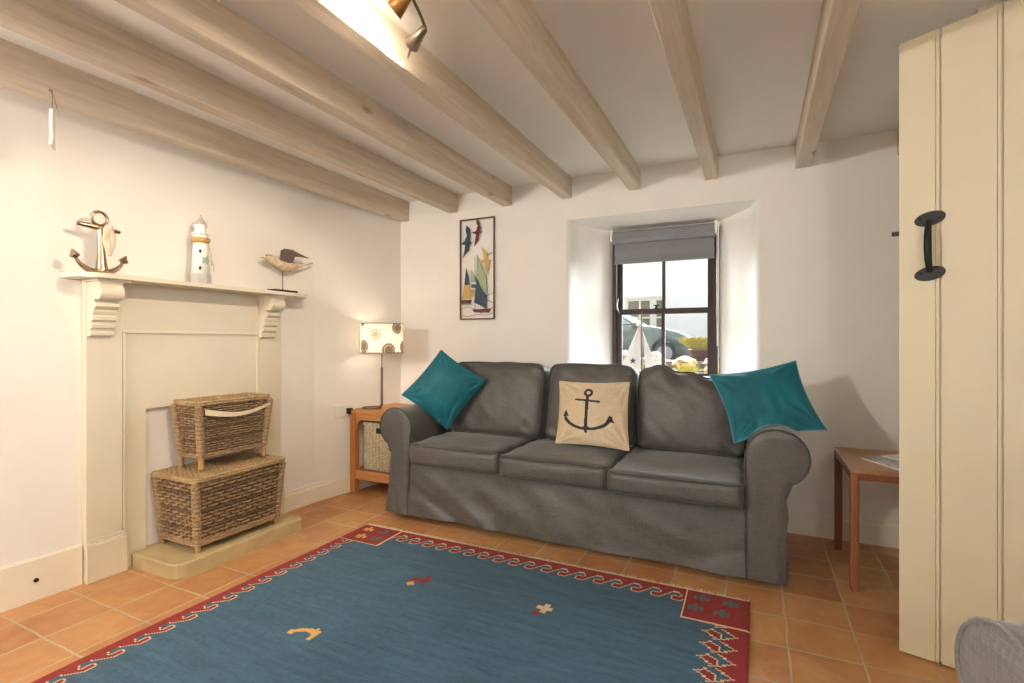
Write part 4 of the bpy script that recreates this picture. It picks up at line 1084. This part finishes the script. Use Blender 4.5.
def rug_mi(u, v):
    X = RX0 + u * NX * CELL; Y = RY1 - (1 - v) * NYR * CELL
    dL, dR, dT, dB = X - RX0, RX0 + NX * CELL - X, RY1 - Y, Y - (RY1 - NYR * CELL)
    i, j = int(X / CELL + 1e4), int(Y / CELL + 1e4)
    dTb, fy = min(dT, dB), dB < dT
    # corner blocks
    for dx, wd, hgt in ((dL, .268, .228), (dR, .247, .25)):
        if dx < wd and dTb < hgt:
            if dx > wd - .009 or dTb > hgt - .009: return 2
            for k, (ax, ay) in enumerate(((.07, .06), (.18, .055), (.10, .155), (.20, .15))):
                if motif_cross(dx, dTb, ax, ay, .030): return (3 if dx is dR or k % 2 else 4)
            return 1
    M_ = {'R': 1, 'c': 2, 'B': 0}
    if dTb < .05: return 1
    if dTb < .05 + .084:
        r = int((dTb - .05) / (CELL * 1.4)); c = int(((X + 50) % .084) / CELL) % 14
        if r < len(HOOK): return M_[HOOK[r][c]]
    if dL < .045: return 1
    if dL < .045 + 10 * CELL:
        r = int((dL - .045) / CELL); c = int(((50 - Y) % .084) / CELL) % 14
        if r < len(HOOK): return M_[HOOK[r][c]]
    if dR < .035: return 1
    if dR < .035 + 12 * .0105:
        r = int((dR - .035) / .0105); c = int(((50 - Y) % .084) / .007) % 12
        if r < 12: return M_[DIA[r][c]]
    # small figures in the field
    for cx, cy, k in ((-1.495, 1.345, 4), (-1.36, 1.885, 1), (-1.378, 1.822, 4), (-.765, 1.885, 2), (-.785, 1.84, 1), (-.9, .9, 4)):
        x, y = X - cx, Y - cy
        if cy == 1.345:
            if abs(y - .018 + 9 * (x - .01) ** 2) < .011 and -.052 < x < .052 or (abs(x - .046) < .010 and -.030 < y < .03) or (abs(x + .05) < .012 and abs(y + .015) < .012) or (abs(x - .03) < .008 and 0 < y < .04): return k
        elif cy == 1.885 and cx < -1:
            if abs(y + .02 - x * .1) < .016 and abs(x) < .045 or (abs(x - .02) < .012 and abs(y) < .03): return k
        elif cy in (1.822, 1.84):
            if abs(x) + abs(y) < .022: return k
        elif cy == 1.885:
            if (abs(y) < .014 and abs(x) < .034) or (abs(x) < .012 and abs(y) < .035): return k
        elif abs(x) + abs(y) < .03: return k
    return 0
b = MB()
def rugp(u, v):
    e = min(u * NX, (1 - u) * NX, v * NYR, (1 - v) * NYR)
    x, y = RX0 + u * NX * CELL, RY1 - (1 - v) * NYR * CELL
    x += .006 * nz3(y * 2.2, 0, 4) * (1 if u < .5 else 1)
    return (x, y, .0115 - .004 * max(0, 1 - e / 1.5) + .0010 * nz3(x * 40, y * 40, 0))
b.grid(rugp, NX, NYR, mif=rug_mi)
# edge band down to the floor
for k in range(NX):
    for v in (0, 1):
        p, q = rugp(k / NX, v), rugp((k + 1) / NX, v); b.add([p, q, (q[0], q[1], .001), (p[0], p[1], .001)], [(0, 1, 2, 3)], 1)
for k in range(0, NYR, 4):
    for u in (0, 1):
        p, q = rugp(u, k / NYR), rugp(u, (k + 4) / NYR); b.add([p, q, (q[0], q[1], .001), (p[0], p[1], .001)], [(0, 1, 2, 3)], 1)
rug = b.build('rug', ['rblue', 'rred', 'rcream', 'rteal', 'rgold']); tag(rug, 'blue wool rug with a red hooked border on the tiled floor', 'rug')
b = MB(); rf = random.Random(3)
for ye, sg in ((RY1, 1), (RY1 - NYR * CELL, -1)):
    x = RX0 + .004
    while x < RX1 - .004:
        l_ = .018 + .020 * rf.random(); dx = (rf.random() - .5) * .012
        b.tube([(x, ye - sg * .002, .009), (x + dx * .5, ye + sg * l_ * .5, .006), (x + dx, ye + sg * l_, .0028)], [.0028, .0024, .0014], 4); x += .0055
b.build('fringe', 'fringe', rug)['kind'] = 'stuff'

# ---------------------------------------------------------------- open plank door
DA = math.atan2(-.28, 1); DT = Matrix.Translation((.444, 2.167, 0)) @ Matrix.Rotation(DA, 4, 'Z')
b = MB(); s0 = 0; ws = [.110, .149, .151, .151, .151, .118]
b.box(.004, .82, .008, .038, .012, 2.105, mat=DT)
zt_ = lambda s_: 2.109 + min(s_, .26) * .11
for wd in ws:
    g = .0025
    a0, a1 = s0 + (g if s0 else 0), s0 + wd - g
    b.prism([(a0, .010), (a1 - .011, .010), (a1 - .011, zt_(a1)), (a0, zt_(a0))], 'Y', -.002, .010, mat=DT)
    if s0 + wd < .82:
        b.prism([(a1 - .0095, .010), (a1 - .0015, .010), (a1 - .0015, zt_(a1)), (a1 - .0095, zt_(a1))], 'Y', -.001, .010, mat=DT)
    s0 += wd
for z0, z1 in ((.20, .33), (.98, 1.12), (1.78, 1.92)): b.box(.03, .80, .038, .060, z0, z1, bev=.004, mat=DT)
dr = struct(b.build('door_1', 'door'), 'open cream tongue and groove plank door with a black iron handle')
b = MB(); HX = .079 * 1.0385
pts = [(HX - .002, -.006, 1.482), (HX - .003, -.030, 1.470), (HX - .004, -.048, 1.43), (HX - .004, -.052, 1.39), (HX - .003, -.044, 1.35), (HX - .001, -.026, 1.325), (HX, -.006, 1.318)]
b.tube(pts, [.008, .009, .0105, .011, .0105, .009, .008], 10, mat=DT)
hd = b.build('door_handle', 'black', dr)
for z in (1.492, 1.308):
    b = MB(); n = 28; pl = [(HX + .041 * math.cos(2 * PI * k / n), z + .024 * math.sin(2 * PI * k / n) + .006 * math.cos(2 * PI * k / n)) for k in range(n)]
    b.prism(pl, 'Y', -.006, -.002, mat=DT)
    for dx in (-.024, .024): b.ell((HX + dx, -.0065, z), (.004, .002, .004), 8, mat=DT)
    b.build('handle_plate', 'black', hd)
b = MB(); b.box(-.022, .002, .012, .026, 1.450, 1.464, mat=DT); b.box(.002, .07, .038, .046, 1.44, 1.475, bev=.002, mat=DT); b.build('door_latch', 'black', dr)
for z in (.27, 1.85):
    b = MB(); b.tube([Vector((.835, .02, z - .05)), Vector((.835, .02, z + .05))], .010, 10, mat=DT); b.build('hinge', 'black', dr)

# ---------------------------------------------------------------- armchair at the camera's side
AT = Matrix.Translation((.325, 1.068, 0)) @ Matrix.Rotation(math.radians(9), 4, 'Z') @ Matrix.Rotation(PI / 2, 4, 'Z') @ Matrix.Scale(1, 4)
# local frame of the builders: X across, Y depth (front at smaller Y).  Turned so that the front faces the fireplace
AT = Matrix.Translation((.347, 1.047, 0)) @ Matrix.Rotation(math.radians(18 - 90), 4, 'Z')
ac = thing('armchair', 'grey fabric armchair arm showing at the bottom corner in front of the door', 'armchair', (.7, .75, 0))
M['grey_keep'] = M['grey']; M['grey'] = linen('light_grey_fabric', srgb(116, 114, 112), .3); M['pipe_keep'] = M['greypipe']; M['greypipe'] = M['grey']
def AP(x): return x
# arm centre at local x=0; second arm at local x=+.66 (towards the camera side)
rolled_arm(ac, 0, -1, 0, .80, .537, .096, .09, 3.0, tm=AT, L_flare=.03); rolled_arm(ac, .70, 1, 0, .80, .537, .096, .61, 8.0, tm=AT, L_flare=.03)
b = MB(); b.box(.107, .593, .03, .70, .04, .30, bev=.01, mat=AT); b.build('seat_base', 'grey', ac)
seat_cushion(ac, .108, .592, .0, .60, .305, .44, 4, tm=AT); back_cushion(ac, .112, .588, .50, .45, .44, .16, math.radians(11), 5, tm=AT)
b = MB(); b.box(-.02, .72, .72, .82, .04, .82, bev=.03, mat=AT); b.build('back_frame', 'grey', ac)
for x in (0, .70):
    for y in (.06, .74):
        b = MB(); b.tube([(x, y, .0015), (x, y, .08)], [.02, .026], 10, mat=AT); b.build('foot', 'teak', ac)
M['grey'] = M['grey_keep']; M['greypipe'] = M['pipe_keep']

# ---------------------------------------------------------------- model sailing boat on the sill
bt = thing('model_sailing_boat', 'model sailing boat with white sails on the window sill', 'model boat', (-.71, 3.45, wz0 + .021))
BX_ = lambda x: -.70 + (x - 641.5) * .0068; BZ_ = lambda y: 1.08 - (y - 341.5) * .0068
b = MB(); hz = wz0 + .022
vs = []; nn = 9; mm = 13
for i in range(mm):
    t = i / (mm - 1); x = -.86 + .32 * t; wd = .034 * math.sin(PI * min(1, t * .92 + .08)) ** .6 + .001; dp = .05 * math.sin(PI * (t * .86 + .10)) ** .5
    for k in range(nn):
        a = PI * k / (nn - 1); vs.append((x, 3.45 + wd * math.cos(a), hz + .062 - dp * math.sin(a) + .010 * (2 * t - 1) ** 2))
b.add(vs, [(i * nn + k, i * nn + k + 1, (i + 1) * nn + k + 1, (i + 1) * nn + k) for i in range(mm - 1) for k in range(nn - 1)] + [tuple(i * nn for i in range(mm)) + tuple(i * nn + nn - 1 for i in range(mm - 1, -1, -1))], 0, True)
b.build('hull', 'white', bt)
b = MB(); b.box(-.75, -.65, 3.42, 3.48, hz - .001, hz + .012, bev=.002); b.build('stand', 'driftw', bt)
b = MB(); b.tube([(-.698, 3.45, hz + .03), (-.698, 3.45, 1.280)], [.0055, .004], 8); b.build('mast', 'teak', bt)
def sail(pts, y, bul):
    T_, A_, B_ = [Vector((BX_(p[0]), y, BZ_(p[1]))) for p in pts]; b = MB()
    def f(u, v):
        p = T_.lerp(A_.lerp(B_, u), v); p.y -= bul * math.sin(PI * u) * math.sin(PI * min(1, v * .8 + .1)); return p
    b.grid(f, 10, 14); b.grid(lambda u, v: f(u, v) + Vector((0, .0015, 0)), 10, 14, flip=True); return b
sl = sail(((640.8, 321), (619.5, 371), (640.6, 371)), 3.45, .02).build('mainsail', 'sail', bt)
b = MB(); st = []
for k in range(10):
    rr_ = .024 if k % 2 == 0 else .010; st.append((BX_(634) + rr_ * math.sin(k * PI / 5), BZ_(360.5) + rr_ * math.cos(k * PI / 5)))
b.prism(st, 'Y', 3.420, 3.423); b.build('star', 'navy', sl)
sail(((642.8, 331), (645.5, 371), (658.5, 371)), 3.448, .014).build('jib', 'sail', bt)

# ---------------------------------------------------------------- outside the window
b = MB(); b.box(-30, 30, 9.0, 60, .35, .46); struct(b.build('ground_street', 'street'), 'street outside the window')
b = MB(); b.box(-8, 6, 3.86, 8.99, .2, .58); b.box(-4, 2, 7.02, 8.9, .58, .70); struct(b.build('ground_bank', 'earth'), 'planted bank below the street')
hs = thing('street_house', 'white rendered house across the street seen through the sash window', 'house', (-3, 17.2, .46))
b = MB(); HYF = 17.2; wa, wb, wc, wd_ = -4.02, -2.72, 1.36, 2.52
for x0, x1, z0, z1 in ((-11, wa, .46, 4.7), (wb, 4, .46, 4.7), (wa, wb, .46, wc), (wa, wb, wd_, 4.7)): b.box(x0, x1, HYF, HYF + .3, z0, z1)
b.prism([(HYF + .3, .46), (HYF + 6, .46), (HYF + 6, 4.6), (HYF + 3, 6.0), (HYF + .3, 4.65)], 'X', -11, 4); b.build('rendered_wall', 'house', hs)
b = MB(); frame_bars(b, wa + .001, wb - .001, HYF + .06, HYF + .12, wc, wd_, .07, (wa + .46, wa + .82, wa + .98), (wc + .52, wc + .74), .05); b.box(wa + .82, wa + .98, HYF + .05, HYF + .12, wc, wd_)
wf = b.build('sash_window_frame', 'hframe', hs)
b = MB(); b.box(wa + .05, wb - .05, HYF + .13, HYF + .14, wc + .03, wd_ - .03); b.build('pane', 'hglass', wf)
MB().box(wa - .12, wb + .12, HYF - .05, HYF + .02, wd_ + .04, wd_ + .10).build('lintel', 'hframe', hs)
b = MB(); b.box(wa - .05, wb + .05, HYF - .05, HYF + .05, wc - .07, wc - .001); b.build('window_ledge', 'hframe', hs)
# car
CX, CY, CZ = -2.19, 13.75, .462
car = thing('car', 'grey blue parked hatchback in the street beyond the sash window', 'car', (CX - 1.3, CY + .88, CZ))
def carprof(pr, y0, y1, ins, name, mat, par, mi_inset=.10):
    b = MB(); n = len(pr); cxm = sum(p[0] for p in pr) / n; czm = sum(p[1] for p in pr) / n
    rings = [(y0, ins), (y0 + mi_inset, 0), (y1 - mi_inset, 0), (y1, ins)]
    vs = []
    for y, k in rings:
        for x, z in pr: vs.append((CX + x + (cxm - x) * k, y, CZ + z + (czm - z) * k))
    b.add(vs, [(j * n + i, j * n + (i + 1) % n, (j + 1) * n + (i + 1) % n, (j + 1) * n + i) for j in range(3) for i in range(n)] + [tuple(range(n))[::-1], tuple(range(3 * n, 4 * n))], 0, True)
    return b.build(name, mat, par, weld=True)
low = [(.66, .22), (.72, .35), (.74, .55), (.70, .70), (.54, .80), (.36, .88), (0, .97), (-.35, 1.03), (-.68, 1.07), (-2.2, 1.05), (-3.3, .98), (-3.42, .7), (-3.4, .3), (-3.1, .2)]
arch = []
def archpts(cx, r=.36): return [(cx + r * math.cos(a), .30 + r * math.sin(a)) for a in [math.radians(d) for d in range(190, -11, -20)]]
low = low[:-1] + [(-3.05, .2)] + archpts(-2.62) + [(-2.2, .2), (-.45, .2)] + archpts(0) + [(.42, .2)]
carprof(low, CY - .03, CY + 1.73, .04, 'car_body', 'carp', car)
carprof([(-.62, 1.04), (-1.30, 1.44), (-1.7, 1.50), (-2.5, 1.48), (-3.15, 1.06)], CY + .05, CY + 1.65, .10, 'cabin', 'carp', car, .2)
b = MB(); b.prism([(CX - .86, CZ + 1.09), (CX - 1.36, CZ + 1.385), (CX - 1.75, CZ + 1.42), (CX - 1.75, CZ + 1.09)], 'Y', CY + .03, CY + .09); b.prism([(CX - 1.80, CZ + 1.09), (CX - 1.80, CZ + 1.42), (CX - 2.4, CZ + 1.40), (CX - 2.7, CZ + 1.12)], 'Y', CY + .03, CY + .09); b.build('side_window', 'cglass', car)
b = MB(); b.add([(CX - .64, CY + .2, CZ + 1.055), (CX - .64, CY + 1.5, CZ + 1.055), (CX - 1.27, CY + 1.4, CZ + 1.435), (CX - 1.27, CY + .3, CZ + 1.435)], [(0, 1, 2, 3)]); b.build('windscreen', 'cglass', car)
for x in (0, -2.62):
    for y in (CY - .03, CY + 1.52):
        T_ = Matrix.Translation((CX + x, y, CZ + .305)) @ Matrix.Rotation(-PI / 2, 4, 'X')
        b = MB(); b.lathe([(.0001, 0), (.29, 0), (.305, .03), (.305, .17), (.29, .20), (.0001, .20)], 28, mat=T_); wh = b.build('wheel', 'tyre', car)
        b = MB(); b.lathe([(.19, -.004), (.205, -.008), (.205, .02), (.19, .02)], 28, mat=T_)
        b.lathe([(.0001, -.014), (.05, -.014), (.05, .01), (.0001, .01)], 14, mat=T_)
        for k in range(5):
            a = k * 2 * PI / 5; b.prism([(.03 * math.cos(a + 1.2), .03 * math.sin(a + 1.2)), (.20 * math.cos(a + .16), .20 * math.sin(a + .16)), (.20 * math.cos(a - .16), .20 * math.sin(a - .16)), (.03 * math.cos(a - 1.2), .03 * math.sin(a - 1.2))][::-1], 'Z', -.012, .004, mat=T_)
        b.build('alloy_rim', 'alloy', wh)
b = MB(); b.ell((CX + .57, CY + .08, CZ + .70), (.15, .12, .06), 14); b.build('headlamp', 'lampg', car)
b = MB(); b.ell((CX - .78, CY - .06, CZ + 1.10), (.09, .07, .06), 12); b.build('wing_mirror', 'carp', car)
# rockery, planter and plants
rk = random.Random(11)
def rock(x, y, z, s_, mat, lab, i):
    bm = bmesh.new(); bmesh.ops.create_icosphere(bm, subdivisions=3, radius=1)
    sx, sy, sz = s_ * (1 + .2 * rk.random()), s_ * (.9 + .4 * rk.random()), s_ * (.6 + .3 * rk.random())
    for v in bm.verts:
        k = 1 + .35 * nz3(v.co.x * 1.3 + i * 5, v.co.y * 1.3, v.co.z * 1.3) + .1 * nz3(v.co.x * 5 + i, v.co.y * 5, v.co.z * 5)
        v.co = Vector((x + v.co.x * sx * k, y + v.co.y * sy * k, z + sz * 1.0 + v.co.z * sz * k))
    bm.verts.index_update(); m = MB(); m.add([v.co[:] for v in bm.verts], [[v.index for v in f.verts] for f in bm.faces], 0, False); bm.free()
    o = m.build('garden_rock', mat); return tag(o, lab, 'rock', 'rocks of the garden rockery')
i = 0
for y, z, xs in ((6.75, .58, [-2.3 + .37 * k for k in range(8)]), (7.25, .70, [-2.1 + .40 * k for k in range(6)])):
    for x in xs:
        i += 1; rock(x + .02 * rk.random(), y, z, .128 + .02 * rk.random(), 'rock2' if i % 3 == 0 else 'rock', 'rough garden rock in the rockery below the parked car', i)
def leafclump(name, label, x, y, z, rx, rh, n, mat, seed, cat='plant'):
    q = random.Random(seed); b = MB()
    for k in range(n):
        a = q.random() * 2 * PI; r0 = q.random() ** .5 * rx; h_ = rh * (.5 + .5 * q.random()); le = (.02 + .02 * q.random())
        p0 = Vector((x + r0 * .4 * math.cos(a), y + r0 * .4 * math.sin(a), z)); p1 = Vector((x + r0 * math.cos(a), y + r0 * math.sin(a), z + h_))
        pm = p0.lerp(p1, .55) + Vector((0, 0, .04)); sd = Vector((-math.sin(a), math.cos(a), 0)) * le
        b.add([p0, pm + sd, p1, pm - sd], [(0, 1, 2), (0, 2, 3)])
    o = b.build(name, mat); return tag(o, label, cat)
pp = MB(); pp.lathe([(.0001, 0), (.15, 0), (.19, .15), (.20, .15), (.20, .175), (.18, .175), (.17, .15), (.0001, .15)], 24, (-.70, 7.75, .80)); o = pp.build('planter', 'pot'); tag(o, 'round brown garden planter behind the rockery', 'planter')
b = MB(); b.box(-1.3, -.2, 7.52, 8.0, .701, .799, bev=.01); o = b.build('garden_plinth', 'rock'); tag(o, 'low stone plinth under the brown planter', 'plinth')
leafclump('planter_shrub', 'yellow green shrub growing in the brown planter', -.70, 7.75, .955, .34, .20, 460, 'leaf', 2)
leafclump('rockery_plant', 'green leafy plant trailing over the middle of the rockery', -1.25, 6.36, .581, .16, .26, 240, 'leafd', 3)
leafclump('rockery_plant', 'small yellow green plant at the planter end of the rockery', -.75, 6.40, .581, .14, .24, 160, 'leaf', 5)

# ---------------------------------------------------------------- light
for p, d in heads[:2]: pass
light('SPOT', 'spot_light', heads[0][0], 55, WARM, .02, (-.75, .12, -.65), 1.55, .35)
light('SPOT', 'spot_light', heads[1][0], 10, WARM, .03, (-.95, .25, -.30), 2.9, .9)
light('SPOT', 'spot_light', heads[2][0], 8, WARM, .02, heads[2][1], 2.4, .9)
light('POINT', 'lamp_light', (LMX, LMY, SZ0 + .10), 34, (1, .88, .70), .03)
# two unseen uplighters added as fill light in the near half
for x, y, lb, pw in ((-2.2, -1.3, 'added fill uplighter on the fireplace side of the room', 1.35), (.75, -1.2, 'added fill uplighter by the doorway wall', .42)):
    u = thing('fill_uplighter', lb, 'lamp', (x, y, 0), None)
    b = MB(); b.lathe([(.0001, .001), (.14, .001), (.14, .02), (.02, .03), (.0001, .03)], 28, (x, y, 0)); b.build('base', 'chrome', u)
    b = MB(); b.tube([(x, y, .02), (x, y, 1.56)], .012, 12); b.build('pole', 'chrome', u)
    b = MB(); b.lathe([(.02, 1.55), (.08, 1.57), (.14, 1.62), (.16, 1.66), (.155, 1.662), (.13, 1.625), (.07, 1.58), (.02, 1.565)], 32, (x, y, 0)); b.build('glass_bowl', 'shade', u)
    light('POINT', 'fill_uplighter_light', (x, y, 1.74), UPW * pw, (1, .955, .90), .09)
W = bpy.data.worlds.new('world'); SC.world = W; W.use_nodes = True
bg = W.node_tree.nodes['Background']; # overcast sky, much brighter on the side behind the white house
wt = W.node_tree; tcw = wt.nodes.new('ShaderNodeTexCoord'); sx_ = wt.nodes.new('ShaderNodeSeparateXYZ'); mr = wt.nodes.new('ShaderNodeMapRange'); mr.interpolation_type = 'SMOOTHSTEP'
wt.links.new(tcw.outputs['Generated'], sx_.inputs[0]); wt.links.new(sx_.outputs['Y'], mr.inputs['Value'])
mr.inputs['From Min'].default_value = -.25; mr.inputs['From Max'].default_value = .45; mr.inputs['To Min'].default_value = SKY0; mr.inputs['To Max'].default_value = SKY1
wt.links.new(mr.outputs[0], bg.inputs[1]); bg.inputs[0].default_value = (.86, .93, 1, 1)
def portal(loc, rot, sx, sy):
    L = bpy.data.lights.new('window_portal', 'AREA'); L.shape = 'RECTANGLE'; L.size = sx; L.size_y = sy; L.cycles.is_portal = True
    o = bpy.data.objects.new('window_portal', L); COL.objects.link(o); o.location = loc; o.rotation_euler = rot
portal((-.59, YO + .02, 1.33), (-PI / 2, 0, 0), .75, 1.1)
portal((-.5, YR - .27, 1.0), (PI / 2, 0, 0), 2.8, 2.0)

# ---------------------------------------------------------------- camera
cam = bpy.data.cameras.new('camera'); co = bpy.data.objects.new('camera', cam); COL.objects.link(co)
cam.sensor_width = 36; cam.lens = 507 / 1024 * 36; cam.clip_start = .02; cam.clip_end = 200
co.location = (0, 0, 1.08); co.rotation_euler = (PI / 2, 0, math.atan(245 / 507))
SC.camera = co
SC.view_settings.view_transform = 'Standard'; SC.view_settings.look = 'None'; SC.view_settings.gamma = 1; SC.view_settings.use_curve_mapping = False
SC.view_settings.exposure = 0.28
SC.cycles.max_bounces = 10; SC.cycles.diffuse_bounces = 7; SC.cycles.sample_clamp_indirect = 6
